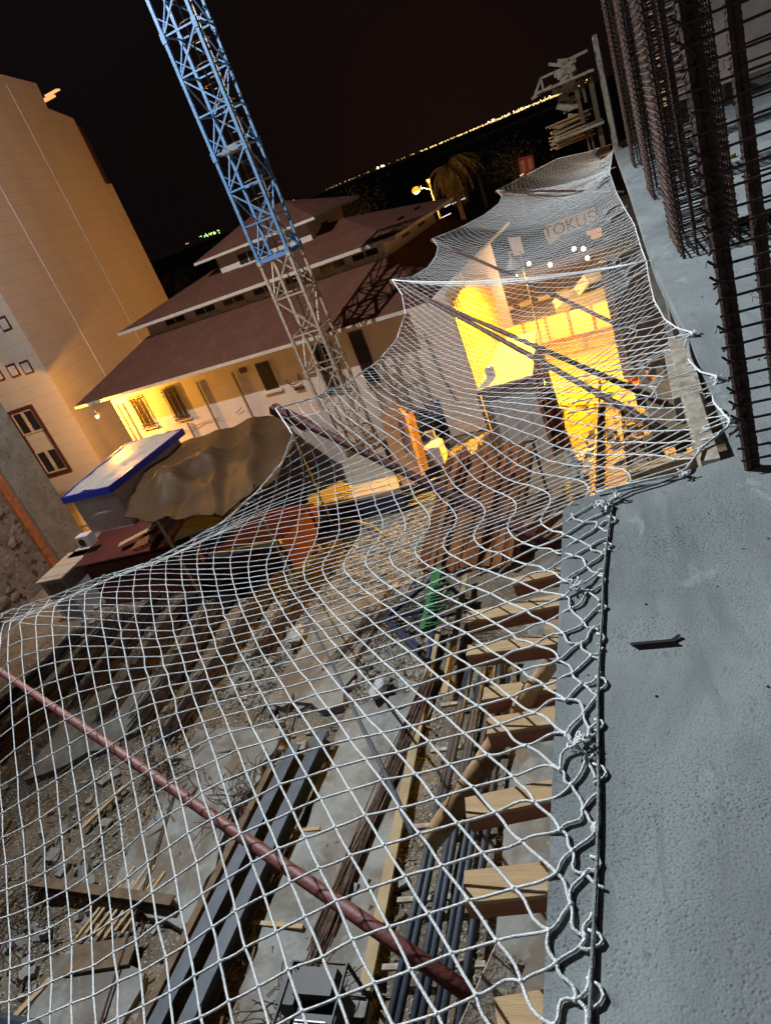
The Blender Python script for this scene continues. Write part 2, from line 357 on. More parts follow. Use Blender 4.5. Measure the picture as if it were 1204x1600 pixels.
# ================================================================== THE UNFINISHED BUILDING
bld = thing('unfinished_building', (0, 0, 0), 'unfinished concrete building whose bare grey floor slab fills the right side', 'building')
TH = .16
P = [(-.41, -3.5), (-.41, 2.66), (-.36, 2.72), (.12, 2.79), (.30, 2.83), (.31, 4.4), (.28, 6.7), (.36, 12), (.42, 17.9), (.45, 20.2), (4.6, 22.9), (13, 28), (13, -3.5)]
pp = MB(); pp.prism([(x, y, SL-TH) for x, y in P], (0, 0, TH)); pp.build('floor_slab', M_slab, bld)
pp = MB(); pp.prism([(x+.25 if i > 0 else x+.25, y, SL-3.3) for i, (x, y) in enumerate(P)], (0, 0, .16)); pp.build('lower_slab', M_conc, bld)
for x, y in ((.6, 0.4), (.75, 4.9), (.75, 9), (.9, 14), (4, 3), (4, 9), (4, 15)):
    c_ = MB(); c_.bb(x-.2, x+.2, y-.35, y+.35, 0, SL-3.3); c_.bb(x-.2, x+.2, y-.35, y+.35, SL-3.14, SL-TH); c_.build('column', M_conc, bld)
c_ = MB(); c_.bb(-.1, .05, -2, 13, 0, 1.1); c_.build('basement_wall', M_conc, bld)
# pinkish formwork board along the recessed edge
fb = MB(); fb.beam((.20, 2.86, SL-.13), (.235, 4.55, SL-.13), .075, .24); fb.build('edge_board', M_plank, bld)
# formwork under the recess: boards, block, beam
und = thing('formwork_pile', (.0, 3.5, SL-1.3), 'jumble of brown formwork boards below the recessed slab edge', 'formwork')
rf = random.Random(3)
for i in range(9):
    b = MB(); y = 3.0+i*.42; b.beam((-.02+rf.uniform(-.06, .04), y, SL-.95+rf.uniform(-.1, .05)), (.5, y+rf.uniform(-.1, .1), SL-.95), .1, .09); b.build('joist', M_wood if i % 3 == 0 else M_oldwood, und)
b = MB()
for i in range(4): b.beam((.0+.16*i, 2.9, SL-1.08), (.02+.16*i, 6.9, SL-1.08), .07, .1)
b.build('bearer', M_oldwood, und)
b = MB()
for i in range(1): b.beam((.45+rf.uniform(0,.3), 3.2+i*1.7, SL-1.1), (.05+rf.uniform(0,.3), 3.4+i*.7, 0.1), .08, .08)
b.build('prop', M_oldwood, und)
b = MB(); b.bb(.02, .3, 3.6, 4.3, SL-.88, SL-.84); b.build('plywood_sheet', M_beige, und)
b = MB(); b.bb(.0, .26, 5.0, 6.0, SL-.88, SL-.84); b.build('plywood_sheet', M_oldwood, und)
b = MB(); p1 = G(1058, 560, SL-.75); p2 = G(1078, 640, SL-.75)
b.beam(p1, p2, .2, .22); tag(b.build('pale_block', M_plank, origin=p1), 'pale rough timber block lying on the boards in the recess', 'timber block')
b = MB(); b.beam(G(985, 748, SL-.3), G(1118, 712, SL-.3), .07, .1); tag(b.build('edge_timber', M_wood, origin=(.1, 2.9, SL-.3)), 'short timber with dark face right at the inner corner of the slab', 'timber')

# formwork timbers sticking out under the slab edge
TIM = [(724, 1385, 866, 1370, .15, .09, 'pale end-on timber under the slab edge, the thickest and clearest of the row'),
       (727, 1262, 868, 1232, .12, .08, 'wedge-shaped timber under the slab edge, first one above the thickest timber'),
       (760, 1134, 872, 1116, .12, .09, 'timber crossed by the leaning log under the slab edge'),
       (755, 1083, 875, 1066, .10, .09, 'timber just beyond the top end of the leaning log'),
       (729, 1016, 878, 996, .10, .08, 'long pale timber in the upper middle of the slab edge row'),
       (729, 964, 882, 935, .12, .08, 'long sloping timber with a grey nail plate, second highest of the row'),
       (800, 908, 882, 889, .08, .08, 'shortest timber at the far end of the slab edge row'),
       (775, 1590, 868, 1575, .14, .09, 'nearest timber of the slab edge row, at the bottom of the photo')]
for i, (ax, ay, bx, by, w, h, lab) in enumerate(TIM):
    zt = SL-TH-.012
    p = G(ax, ay, zt); q = G(bx, by, zt); q = p+(q-p)*1.6
    r = thing('formwork_timber', (p.x, p.y, zt), lab, 'timber', 'formwork timbers under the slab edge')
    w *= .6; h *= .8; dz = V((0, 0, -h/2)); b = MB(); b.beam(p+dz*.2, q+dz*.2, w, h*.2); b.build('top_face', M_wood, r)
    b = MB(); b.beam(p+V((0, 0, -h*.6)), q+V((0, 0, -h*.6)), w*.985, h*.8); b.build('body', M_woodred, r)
# leaning log, plank by the near corner
def log(path, r, name, m, label, cat, n=9, group=None, jit=.0):
    b = MB(); b.tube([V(p)+V([random.uniform(-jit, jit) for _ in range(3)]) for p in path], r, n)
    return tag(b.build(name, m, origin=path[0], smooth=True), label, cat, group)
pa, pb = G(858, 1035, SL-.06), G(672, 1318, SL-.75)
pts = [pa.lerp(pb, t/8) for t in range(9)]
log(pts, [.026, .03, .034, .036, .04, .04, .045, .045, .034], 'leaning_log', M_log, 'peeled brown log leaning from the slab edge over the timbers', 'log', jit=.006)
b = MB(); b.beam(G(795, 1495, SL-.35), G(735, 1640, SL-.2), .085, .03, up=(.6, .2, .8)); tag(b.build('plank', M_plank, origin=G(790, 1490, SL-.3)), 'pale worn plank standing near the bottom corner of the net', 'plank')

# debris on the slab
d1, d2 = G(984, 1006, SL+.006), G(1050, 1000, SL+.006); d3 = G(1061, 992, SL+.008)
b = MB()
for k in range(3):
    o = V((0, 0, .003*k)); off = V((.004*k, -.006*k, 0)); b.beam(d1+o+off, d2+o+off, .007, .004)
b.beam(d2, d3, .009, .005); tag(b.build('metal_strip', M_black, origin=d1), 'short dark bent strip lying alone on the grey slab', 'metal strip')
cr_ = MB(); rr = random.Random(8)
for _ in range(150):
    x = rr.uniform(-.38, 2.6); y = rr.uniform(.6, 6); 
    if x < .35 and y > 2.7: continue
    r = rr.choice([.002, .003, .004]); cr_.ball((x, y, SL+r*.4), r, 5, 3)
for _ in range(46):
    a = rr.uniform(0, 6.28); x = rr.uniform(.4, 1.2); y = rr.uniform(3.2, 5.2); L = rr.uniform(.01, .03); cr_.tube([(x, y, SL+.003), (x+L*math.cos(a), y+L*math.sin(a), SL+.004)], .0022, 4)
tag(cr_.build('concrete_crumbs', M_black), 'tiny dark crumbs and wire ends scattered on the slab', 'crumbs', kind='stuff')

# ------------------------------------------------------------------ rebar columns
def rebar_tube(b, path, r): b.tube(path, r, 6)
def rib_bar(b, x, y, z0, z1, r, n=8, step=.035):
    # ribbed bar: alternating radius
    N = int((z1-z0)/step); path = []; rsx = []
    for i in range(N+1):
        path.append((x+random.uniform(-1, 1)*.0008, y, z0+(z1-z0)*i/N)); rsx.append(r if i % 2 else r*1.1)
    b.tube(path, rsx, n)
def rebar_column(cx, cy, wx, wy, h, nxb, nyb, r, tie, label, th=.006, detail=.2, hooks=True, bundle=1, skew=0., open_=False):
    t = thing('rebar_column', (cx, cy, SL), label, 'rebar cage', 'rebar cages standing on the slab')
    rnd = random.Random(int(cx*100+cy*7))
    xs = [cx-wx/2+wx*i/(nxb-1) for i in range(nxb)]; ys = [cy-wy/2+wy*j/(nyb-1) for j in range(nyb)]
    pos = [(x, ys[0]) for x in xs]+[(x, ys[-1]) for x in xs]+[(xs[0], y) for y in ys[1:-1]]+[(xs[-1], y) for y in ys[1:-1]]
    sk = lambda x, y: x+skew*(y-cy)/wy
    pos = [(sk(x, y), y) for x, y in pos]
    for x, y in pos:
        b = MB()
        for k in range(bundle): rib_bar(b, x+rnd.uniform(-.003, .003)+k*.026, y+rnd.uniform(-.004, .004)+(k % 2)*.012, SL-.02, SL+h*rnd.uniform(.97, 1.03), r, 7, detail)
        b.build('vertical_bar', M_rust, t)
    b = MB(); z = SL+.05
    e = r+th
    while z < SL+h-.1:
        j = lambda: rnd.uniform(-.008, .008)
        dz = rnd.uniform(-.012, .012)
        x0_, x1_, y0_, y1_ = cx-wx/2-e, cx+wx/2+e, cy-wy/2-e, cy+wy/2+e
        loop = [(sk(x0_, y0_)+j(), y0_+j()*.5, z), (sk(x1_, y0_), y0_+j(), z+dz), (sk(x1_, y1_), y1_, z+dz), (sk(x0_, y1_)+j(), y1_, z+j())]
        if open_:
            b.tube(loop[:2], th, 6); b.tube([loop[3], loop[2]], th, 6)
        else: b.tube(loop+[loop[0]], th, 5)
        # inner crossing tie
        if nyb > 3:
            ym = ys[nyb//3]; ym2 = ys[-1-nyb//3]; b.tube([(x0_, ym, z+.03), (x1_, ym, z+.035), (x1_, ym2, z+.03), (x0_, ym2, z+.03), (x0_, ym, z+.03)], th, 5)
        if nyb > 3: b.tube([(x0_-.002, ys[1], z+.045), (x1_, ys[1], z+.05), (x1_, ys[-2], z+.045), (x0_-.002, ys[-2], z+.045), (x0_-.002, ys[1], z+.045)], th, 4)
        if hooks and (bundle == 1 or rnd.random() < .5):
            # end hook curling out round the corner bar
            hk = []
            for q in range(9):
                t_ = -2.4+q*.55; hk.append((sk(xs[0], ys[0])-.016+.03*math.cos(t_), ys[0]-.012+.02*math.sin(t_), z-.014*q+.03))
            b.tube(hk, th, 5)
        z += tie*rnd.uniform(.9, 1.1)
    b.build('stirrups', M_rust, t)
    b = MB()
    for _ in range(int(h*26)):
        x, y = rnd.choice(pos); z = SL+rnd.uniform(.05, h); a = rnd.uniform(0, 6.28)
        b.tube([(x+r*math.cos(a), y+r*math.sin(a), z), (x+(r+.02)*math.cos(a+.5), y+(r+.02)*math.sin(a+.5), z+.01), (x+(r+.035)*math.cos(a), y+(r+.035)*math.sin(a), z-.02)], .0014, 3)
    b.build('tie_wire', M_rust, t)
    return t
rebar_column(.67, 2.95, .5, .5, 3.6, 2, 2, .0155, .06, 'nearest rebar cage, its thick brown corner bar and hooked ties rising at the right edge', .0048, .012, bundle=2, skew=.2, open_=True)
rebar_column(.72, 6.9, .42, .95, 3.6, 5, 9, .0115, .055, 'second rebar cage, standing alone between the near cage and the far pair', .005, .07)
rebar_column(.78, 10.3, .42, .95, 3.6, 5, 9, .0115, .06, 'third rebar cage, overlapping behind the second one', .005, .1)
rebar_column(.80, 14.2, .42, .9, 3.6, 5, 8, .0115, .065, 'farthest rebar cage, nearest the wooden scaffold', .005, .12)
rebar_column(3.7, 5.6, .5, .5, 3.4, 4, 4, .011, .09, 'rebar cage deep inside the slab seen through the bars of the nearest one', .005, .1)
# rebar mats at the feet
def matmesh(cx, cy, wx, wy, z, label, step=.03):
    b = MB(); rnd = random.Random(int(cx*10+cy))
    for L in range(2):
        for i in range(int(wx/step)):
            x = cx-wx/2+i*step+rnd.uniform(-.006, .006); b.tube([(x, cy-wy/2, z+L*.03), (x+rnd.uniform(-.02, .02), cy+wy/2, z+L*.03)], .004, 4)
        for i in range(int(wy/step)):
            y = cy-wy/2+i*step+rnd.uniform(-.006, .006); b.tube([(cx-wx/2, y, z+.01+L*.03), (cx+wx/2, y+rnd.uniform(-.02, .02), z+.01+L*.03)], .004, 4)
    tag(b.build('rebar_mat', M_rustd, origin=(cx, cy, z)), label, 'rebar mat')
matmesh(.72, 3.0, .38, .36, SL+.02, 'tangled dark rebar mat around the foot of the nearest cage')
matmesh(1.35, 6.9, 1.0, .35, SL+.02, 'dark rebar mat on the slab beside the second cage', .04)

# low formwork boxes and boards on the far slab
b = MB(); b.beam(G(1100, 252, SL+.03), G(1145, 243, SL+.03), .09, .04); tag(b.build('loose_board', M_yellow, origin=G(1100, 250, SL)), 'short yellow board lying on the far slab', 'board')

# ------------------------------------------------------------------ neighbour building beyond the slab
nb = thing('neighbour_house', (4.5, 23.5, SL-.4), 'grey-white house with dark windows beyond the slab at the upper right', 'house')
wy = 22.75
b = MB(); b.bb(2.3, 6.3, wy, wy+6, SL-.6, SL+6.2); b.bb(6.6, 14, wy+.2, wy+6, SL-.6, SL+6.2); b.build('wall', M_plaster, nb)
b = MB(); b.bb(2.1, 14.2, wy-.35, wy+6.2, SL+6.2, SL+6.5); b.bb(2.1, 14.2, wy-.25, wy, SL+2.9, SL+3.1); b.build('cornice', M_conc, nb)
for x in (7.2, 9.6, 12.):
    b = MB(); b.bb(x-.1, x+1.9, wy+.13, wy+.197, SL+.2, SL+2.6); f = b.build('window', M_frameW, nb)
    b = MB(); b.bb(x, x+.85, wy+.1, wy+.128, SL+.3, SL+2.5); b.bb(x+.95, x+1.8, wy+.1, wy+.128, SL+.3, SL+2.5); b.build('pane', M_glass, f)
b = MB(); b.bb(1.6, 13, 20.9, 21.05, SL+.0, SL+.35); tag(b.build('parapet_wall', M_conc, origin=(5, 22, SL)), 'low grey parapet at the far end of the slab', 'parapet')

# wooden scaffold at the far left corner of the slab
sct = thing('scaffold_tower', (-.1, 19.8, SL-2.5), 'rusty wooden scaffold with loose boards and guard rail at the far end of the slab', 'scaffold')
def S_(px, py, dy=0.): return GY(px, py, 19.5+dy)
for (a_, c_, w_) in (((924, 106), (942, 229), .11), ((896, 140), (911, 192), .09), ((914, 205), (921, 235), .05), ((920, 204), (928, 234), .05), ((905, 118), (915, 160), .06)):
    b = MB(); p, q = S_(*c_), S_(*a_); q = V((p.x+(q.x-p.x)*.15, p.y, q.z)); b.beam(p, q, w_, w_, up=(0, 1, 0)); b.build('post', M_oldwood, sct)
for z_, dx_ in ((S_(905, 203).z, 0), (S_(890, 122).z, -.15)):
    b = MB(); b.bb(-.85+dx_, .35, 19.3, 20.9, z_-.05, z_); b.build('deck', M_plank, sct)
b = MB(); zr = S_(898, 100).z; zd = S_(890, 122).z
b.beam((-.8, 19.4, zr), (-.15, 19.4, zr+.02), .05, .05); b.beam((-.8, 19.4, zd), (-.8, 19.4, zr), .05, .05, up=(0, 1, 0)); b.beam((-1.05, 19.4, zd-.1), (-.8, 19.4, zr), .045, .045, up=(0, 1, 0)); b.beam((-1.1, 19.4, zd-.1), (-.6, 19.4, zd), .07, .06)
zt_ = S_(928, 76).z; b.beam((-.15, 19.4, zt_), (.3, 19.4, zt_+.02), .06, .06); b.beam((-.15, 19.4, zd), (-.12, 19.4, zt_), .06, .06, up=(0, 1, 0)); b.build('guard_rail', M_plank, sct)
rf = random.Random(12)
b = MB()
for i in range(16):
    z_ = S_(912, 190).z-.35+i*.035; b.beam((-.8+rf.uniform(-.15,.1), 19.55, z_), (.1+rf.uniform(-.2,.1), 19.6+rf.uniform(0,.3), z_+rf.uniform(0,.05)), .12, .03)
b.build('stacked_boards', M_wood, sct)
b = MB()
for i in range(26):
    z_ = S_(912, 180).z+rf.uniform(0, 1.35); x_ = rf.uniform(-.45, -.1); b.box((x_, 19.6+rf.uniform(0, .3), z_), (rf.uniform(.15, .45), .05, rf.uniform(.04, .14)), M=Matrix.Rotation(rf.uniform(-.5, .5), 3, 'Y'))
b.build('hung_planks', M_plank, sct)
b = MB(); b.bb(.52, .56, 18.3, 19.5, SL+.05, SL+2.2); o = b.build('blue_panel', mat('blue_grey_panel', (.09, .12, .19), .6), None, origin=(.54, 18.9, SL)); o.name = 'door_panel'; tag(o, 'tall blue-grey panel standing beside the wooden scaffold', 'panel')
b = MB(); b.bb(.44, .52, 18.2, 18.3, SL, SL+2.3); b.bb(.44, .52, 19.5, 19.58, SL, SL+2.3); b.bb(.44, .52, 18.2, 19.58, SL+2.24, SL+2.3); b.build('panel_frame', M_plank, o)


# ================================================================== SAFETY NET
OUT = [(-1.6, V((-3.9, -.2, CAMZ-2.45))), (-.6, V((-4.0, .9, CAMZ-2.4))), (.4, V((-4.2, 1.9, CAMZ-2.2)))]+[(t, G(x, y, CAMZ+z)) for t, x, y, z in (
 (1.05,-20,968,-1.85),(1.6,75,935,-2.1),(2.0,150,905,-2.25),(2.5,230,880,-2.32),(2.85,290,850,-2.3),(3.15,350,815,-2.2),(3.45,400,770,-2.05),(3.7,440,725,-1.8),(3.9,458,680,-1.55),
 (4.15,430,638,-1.47),(4.5,480,625,-1.62),(5.2,540,600,-1.8),(6.0,590,565,-1.88),(6.9,620,530,-1.82),(7.6,633,490,-1.66),(8.0,628,460,-1.52),(8.3,612,437,-1.44),
 (8.7,645,432,-1.6),(9.6,668,418,-1.66),(10.6,681,400,-1.62),(11.2,684,385,-1.52),(11.6,675,373,-1.44),(12.4,720,355,-1.65),(14,757,335,-1.72),(15.6,779,318,-1.66),(16.6,784,307,-1.56),(17.2,775,298,-1.5),
 (18.2,822,273,-1.7),(19.4,870,248,-1.55),(20.6,915,238,-1.6),(22,958,224,-1.5))]
INN = [(-1.6, V((-.41, -1.6, SL+.01))), (2.6, V((-.41, 2.6, SL+.01)))]+[(t, G(x, y, CAMZ+z)) for t, x, y, z in (
 (2.68,905,775,-1.485),(2.74,980,757,-1.485),(2.82,1067,738,-1.48),(2.95,1096,699,-1.5),(3.1,1136,668,-1.48),(3.2,1140,655,-1.47),(3.32,1133,650,-1.47),(3.5,1114,628,-1.52),(3.66,1112,609,-1.52),(3.8,1121,588,-1.47),(3.9,1093,581,-1.49),(4.15,1070,557,-1.52),(4.3,1067,545,-1.52),(4.5,1073,527,-1.5),(4.62,1084,520,-1.47),(4.75,1058,513,-1.49),(5.0,1038,499,-1.52),(5.5,1022,470,-1.54),(6.2,1012,430,-1.52),(6.7,1010,410,-1.47),(7.4,1002,390,-1.52),(8.6,990,350,-1.52),(9.6,975,325,-1.47),(11.5,962,300,-1.52),(14,952,270,-1.47),(22,958,228,-1.5))]
tO = np.array([t for t, _ in OUT]); PO = np.array([list(p) for _, p in OUT]); tI = np.array([t for t, _ in INN]); PI_ = np.array([list(p) for _, p in INN])
WID, XS, CA, CB = 2.45, .165, .079, .093
TIES = [np.array(G(x, y, SL+.02)) for x, y in ((897, 915), (897, 1160))]
def cvn(t, P, x): return np.stack([np.interp(x, t, P[:, k]) for k in range(3)], -1)
def surf(X, Y):
    v = np.clip(-X/WID, 0, 1); P = cvn(tI, PI_, Y)*(1-v)[:, None]+cvn(tO, PO, Y)*v[:, None]
    P[:, 2] -= np.interp(Y, [-2,2,4,6,9,12,22], [.16,.16,.25,.35,.35,.3,.2])*4*v*(1-v)
    f = np.interp(Y, [.2,1.2,3.0,3.8], [1,1,1,0]); P[:, 2] += f*.2*np.exp(-((v-.78)/.14)**2)*np.clip((1-v)/.1, 0, 1)
    s = X > 0; P[s, 0] = -.41+X[s]; P[s, 2] = SL+.01
    return P
def build_net(iters=12, seed=3):
    rng = np.random.RandomState(seed)
    a = np.array([math.cos(rad(-50)), math.sin(rad(-50))])*CA; b = np.array([math.cos(rad(42)), math.sin(rad(42))])*CB
    N = 340; I, J = np.meshgrid(np.arange(-N, N), np.arange(-N, N), indexing='ij')
    X = I*a[0]+J*b[0]; Y = I*a[1]+J*b[1]; xin = np.where(Y < 2.62, XS, 0.)
    M = (X > -WID) & (X < xin) & (Y > -.6) & (Y < 21.9)
    idx = -np.ones(X.shape, int); idx[M] = np.arange(M.sum())
    R = [np.stack([X[M], Y[M]], 1)]; pin = [(X[M] > 0) | ((X[M] < -WID*.8) & (Y[M] < 2.9))]; n = int(M.sum()); E = []; extra = []
    for di in (1, 0):
        sl1 = (slice(None, -1), slice(None)) if di else (slice(None), slice(None, -1)); sl2 = (slice(1, None), slice(None)) if di else (slice(None), slice(1, None))
        i1, i2 = idx[sl1], idx[sl2]; m = (i1 >= 0) & (i2 >= 0); E.append(np.stack([i1[m], i2[m]], 1))
        for p, q, s1, s2 in ((i1, i2, sl1, sl2), (i2, i1, sl2, sl1)):
            m = (p >= 0) & (q < 0)
            for s, ax, ay, bx, by in zip(p[m], X[s1][m], Y[s1][m], X[s2][m], Y[s2][m]):
                if not (-.6 < by < 21.9): continue
                xb = -WID if bx <= -WID else (XS if by < 2.62 else 0.); t = (xb-ax)/(bx-ax)
                if not (0 < t < 1): xb = XS if ay < 2.62 else 0.; t = min(1, max(.02, (xb-ax)/(bx-ax)))
                extra.append((ax+(bx-ax)*t, ay+(by-ay)*t)); E.append(np.array([[s, n]])); n += 1
    R.append(np.array(extra)); pin.append(np.ones(len(extra), bool)); R = np.concatenate(R); pin = np.concatenate(pin); E = np.concatenate(E)
    P = surf(R[:, 0], R[:, 1]); s = R[:, 0] > 1e-6
    rope = np.interp(R[s, 1], [.3, .8, 2.1, 2.62], [-.33, -.31, -.26, -.2]); P[s, 0] = -.41+(rope+.41)*(R[s, 0]/XS)
    P[s, :2] += rng.normal(0, .007, (s.sum(), 2)); P[s, 2] = SL+.006
    for T in TIES:
        d = P-T; r = np.hypot(d[:, 0], d[:, 1]); P -= d*(.85*np.exp(-(r/.055)**2)*(R[:, 0] > -.15))[:, None]
    w = np.where(pin, 0., 1.); deg = np.bincount(E.ravel(), minlength=len(P)).clip(1)
    for it in range(iters):
        acc = np.stack([np.bincount(E[:, 0], P[E[:, 1], q], len(P))+np.bincount(E[:, 1], P[E[:, 0], q], len(P)) for q in range(3)], 1)/deg[:, None]
        ww = (w*.5)[:, None]; P = P*(1-ww)+acc*ww
    P += rng.normal(0, .0025, P.shape)*w[:, None]
    return R, P, E, rng
R_, P_, E_, rng = build_net()
net = thing('safety_net', (-1.6, 5, 6.8), 'white knotted safety net slung from the slab edge out over the building site', 'safety net')
cords = MB(); camp = np.array([0, 0, CAMZ])
for i, j in E_:
    p, q = P_[i], P_[j]; onslab = R_[i, 0] > -.04 or R_[j, 0] > -.04
    onslab = onslab and R_[i, 1] < 2.75
    dist = np.linalg.norm((p+q)/2-camp); r = .0040 if dist < 3 else (.0034 if dist < 5.5 else .0023)
    d = q-p; L = np.linalg.norm(d)
    if L < 1e-4: continue
    if onslab or dist < 2.6:
        k = 6; side = np.cross(d/L, [0, 0, 1.]); amp = rng.normal(0, .0085 if onslab else .0012); amp2 = rng.normal(0, .004 if onslab else .0005)
        sg = -.0012 if not onslab else 0
        path = [p+d*t+side*(amp*math.sin(math.pi*t)+amp2*math.sin(2*math.pi*t))+np.array([0, 0, sg*4*t*(1-t)+(abs(amp)*.08*math.sin(math.pi*t) if onslab else 0)]) for t in np.linspace(0, 1, k+1)]
        cords.tube(path, r, 6, cap=False)
    else: cords.tube([p, q], r, 6 if dist < 6 else 4, cap=False)
cords.build('mesh_cords', M_rope, net, smooth=True)
kn = MB(); deg = np.bincount(E_.ravel(), minlength=len(P_))
for p, dg in zip(P_, deg):
    if dg >= 3 and np.linalg.norm(p-camp) < 5.5: kn.ball(p, .0076, 6, 4, (1, 1, .85))
kn.build('knots', M_rope, net, smooth=True)
# border cords
def catm(P, n=5):
    P = [V(p) for p in P]; out = []
    for i in range(len(P)-1):
        for t in range(n): out.append(P[i].lerp(P[i+1], t/n))
    return out+[P[-1]]
tt = np.linspace(-.5, 22, 900); ob = cvn(tO, PO, tt)
b = MB(); b.tube(ob, .0062, 6); b.tube(ob+rng.normal(0, .004, ob.shape)+[0, 0, .004], .0035, 5); b.build('outer_border_cord', M_rope, net, smooth=True)
tt = np.linspace(2.70, 22, 700); ib = cvn(tI, PI_, tt)
b = MB(); b.tube(ib, .0055, 6); b.tube(ib+rng.normal(0, .004, ib.shape), .0035, 5); b.build('inner_border_cord', M_rope, net, smooth=True)
ys = np.linspace(-.5, 2.60, 160); xs = np.interp(ys, [.3, .8, 2.1, 2.62], [-.33, -.31, -.26, -.2])+.004*np.sin(ys*7)
path = [(x, y, SL+.008) for x, y in zip(xs, ys)]+[tuple(G(*q, SL+.01)) for q in ((945, 792), (958, 782), (985, 768), (1030, 755), (1066, 741))]
b = MB(); b.tube(path, .0045, 7); b.build('slab_rope', M_greyrope, net, smooth=True)
b = MB(); rk = random.Random(4)
for i in range(13):   # loops of cord thrown over the slab rope
    b = MB(); y = .35+i*.175+rk.uniform(-.05, .05); x = float(np.interp(y, [.3, .8, 2.1, 2.62], [-.33, -.31, -.26, -.2]))
    s_ = rk.uniform(.01, .024); dy = rk.uniform(.015, .035); b.tube([(x-.012, y-dy, SL+.005), (x+s_*.6, y-dy*.5, SL+.006), (x+s_, y, SL+.006), (x+s_*.6, y+dy*.6, SL+.006), (x-.012, y+dy, SL+.005)], .0036, 6); b.build('edge_loop', M_rope, net, smooth=True)
b = MB()
def bunch(c, n, L, r=.0035, spread=1.):
    for _ in range(n):
        a_ = rk.uniform(0, 6.28); q = V(c); path = [q]
        for k in range(4): q = q+V((math.cos(a_)*L*.3, math.sin(a_)*L*.3, rk.uniform(-.004, .008))); a_ += rk.uniform(-1.2, 1.2); path.append(q)
        b.tube(path, r, 5)
for T in TIES: bunch(T, 9, .035); b.build('tied_bunch', M_rope, net, smooth=True); b = MB()
for x, y in ((945, 792), (935, 790), (960, 778), (1067, 740), (1138, 657), (1120, 590), (1083, 521), (1010, 408), (975, 325)): b = MB(); bunch(G(x, y, SL+.015), 8, .03); b.build('tied_bunch', M_rope, net, smooth=True)
# gathered seams running from the boom tips to the slab
b = MB()
def seam(p, q, n, spread, sag):
    for k in range(n):
        o1 = V((rk.gauss(0, 1), rk.gauss(0, 1), rk.gauss(0, .5)))*spread*.15; o2 = V((rk.gauss(0, 1), rk.gauss(0, 1), rk.gauss(0, .5)))*spread; o3 = V((rk.gauss(0, 1), rk.gauss(0, 1), 0))*spread*.3; pts = []
        for t in np.linspace(0, 1, 16):
            w_ = p.lerp(q, float(t)); w_ = w_+o1*(1-t)+o3*t+o2*math.sin(math.pi*t); w_.z -= sag*4*t*(1-t); pts.append(w_)
        b.tube(pts, .0035, 4)
seam(G(612, 437, CAMZ-1.44), G(1008, 408, CAMZ-1.47), 9, .03, .12)
b.build('gathered_seam', M_rope, net, smooth=True); b = MB()
seam(G(775, 298, CAMZ-1.5), G(958, 262, CAMZ-1.48), 16, .06, .2)
b.build('gathered_seam', M_rope, net, smooth=True)
# nails and ties on the slab
# ------------------------------------------------------------------ booms that carry the net
def boom(tip, root, r, label, m=M_redtube, two=None):
    t = thing('net_boom', root, label, 'boom', 'slanting steel booms under the net')
    d = V(tip)-V(root); n_ = 10; path = [V(root).lerp(V(tip), k/n_)+V((0, 0, .02*math.sin(math.pi*k/n_))) for k in range(n_+1)]
    b = MB(); b.tube(path, r, 10); b.build('boom_tube', m, t, smooth=True)
    b = MB(); e_ = V(tip)-d.normalized()*.42; b.beam(e_, V(tip)+d.normalized()*.03, r*2.5, r*2.1); b.build('end_socket', m, t)
    b = MB(); b.tube([V(tip)+V((-.02, 0, -.03)), V(tip)+V((0, 0, .05)), V(tip)+V((.03, 0, -.01))], .008, 5); b.build('hook', M_rust, t)
    if two:
        b = MB(); b.tube([V(tip)+V((.05, -.08, -.06)), V(two)], r*.95, 9); b.build('second_tube', m, t, smooth=True)
    return t
boom(G(-30, 1028, CAMZ-2.75), G(765, 1575, CAMZ-2.3), .03, 'nearest red boom, crossing the lower left under the net')
boom(G(430, 640, CAMZ-1.52), G(885, 866, CAMZ-2.75), .036, 'red boom whose tip stands out beside the brown tarpaulin')
M_boomd = mat('dark_brown_tube', (.11, .045, .035), .6, (.05, .025, .022), 9., kind=('lines', 0, .09, .05, (.035, .018, .016)))
boom(G(612, 439, CAMZ-1.5), G(1075, 694, CAMZ-2.3), .026, 'pair of dark booms fanning over the bright yellow yard', M_boomd, G(1040, 630, CAMZ-2.3))
boom(G(675, 375, CAMZ-1.5), G(990, 520, CAMZ-2.3), .022, 'thin dark boom beyond the fanned pair', M_boomd)
boom(G(775, 300, CAMZ-1.54), G(975, 300, SL-.25), .022, 'farthest boom, hardly seen through the dense net', M_boomd)

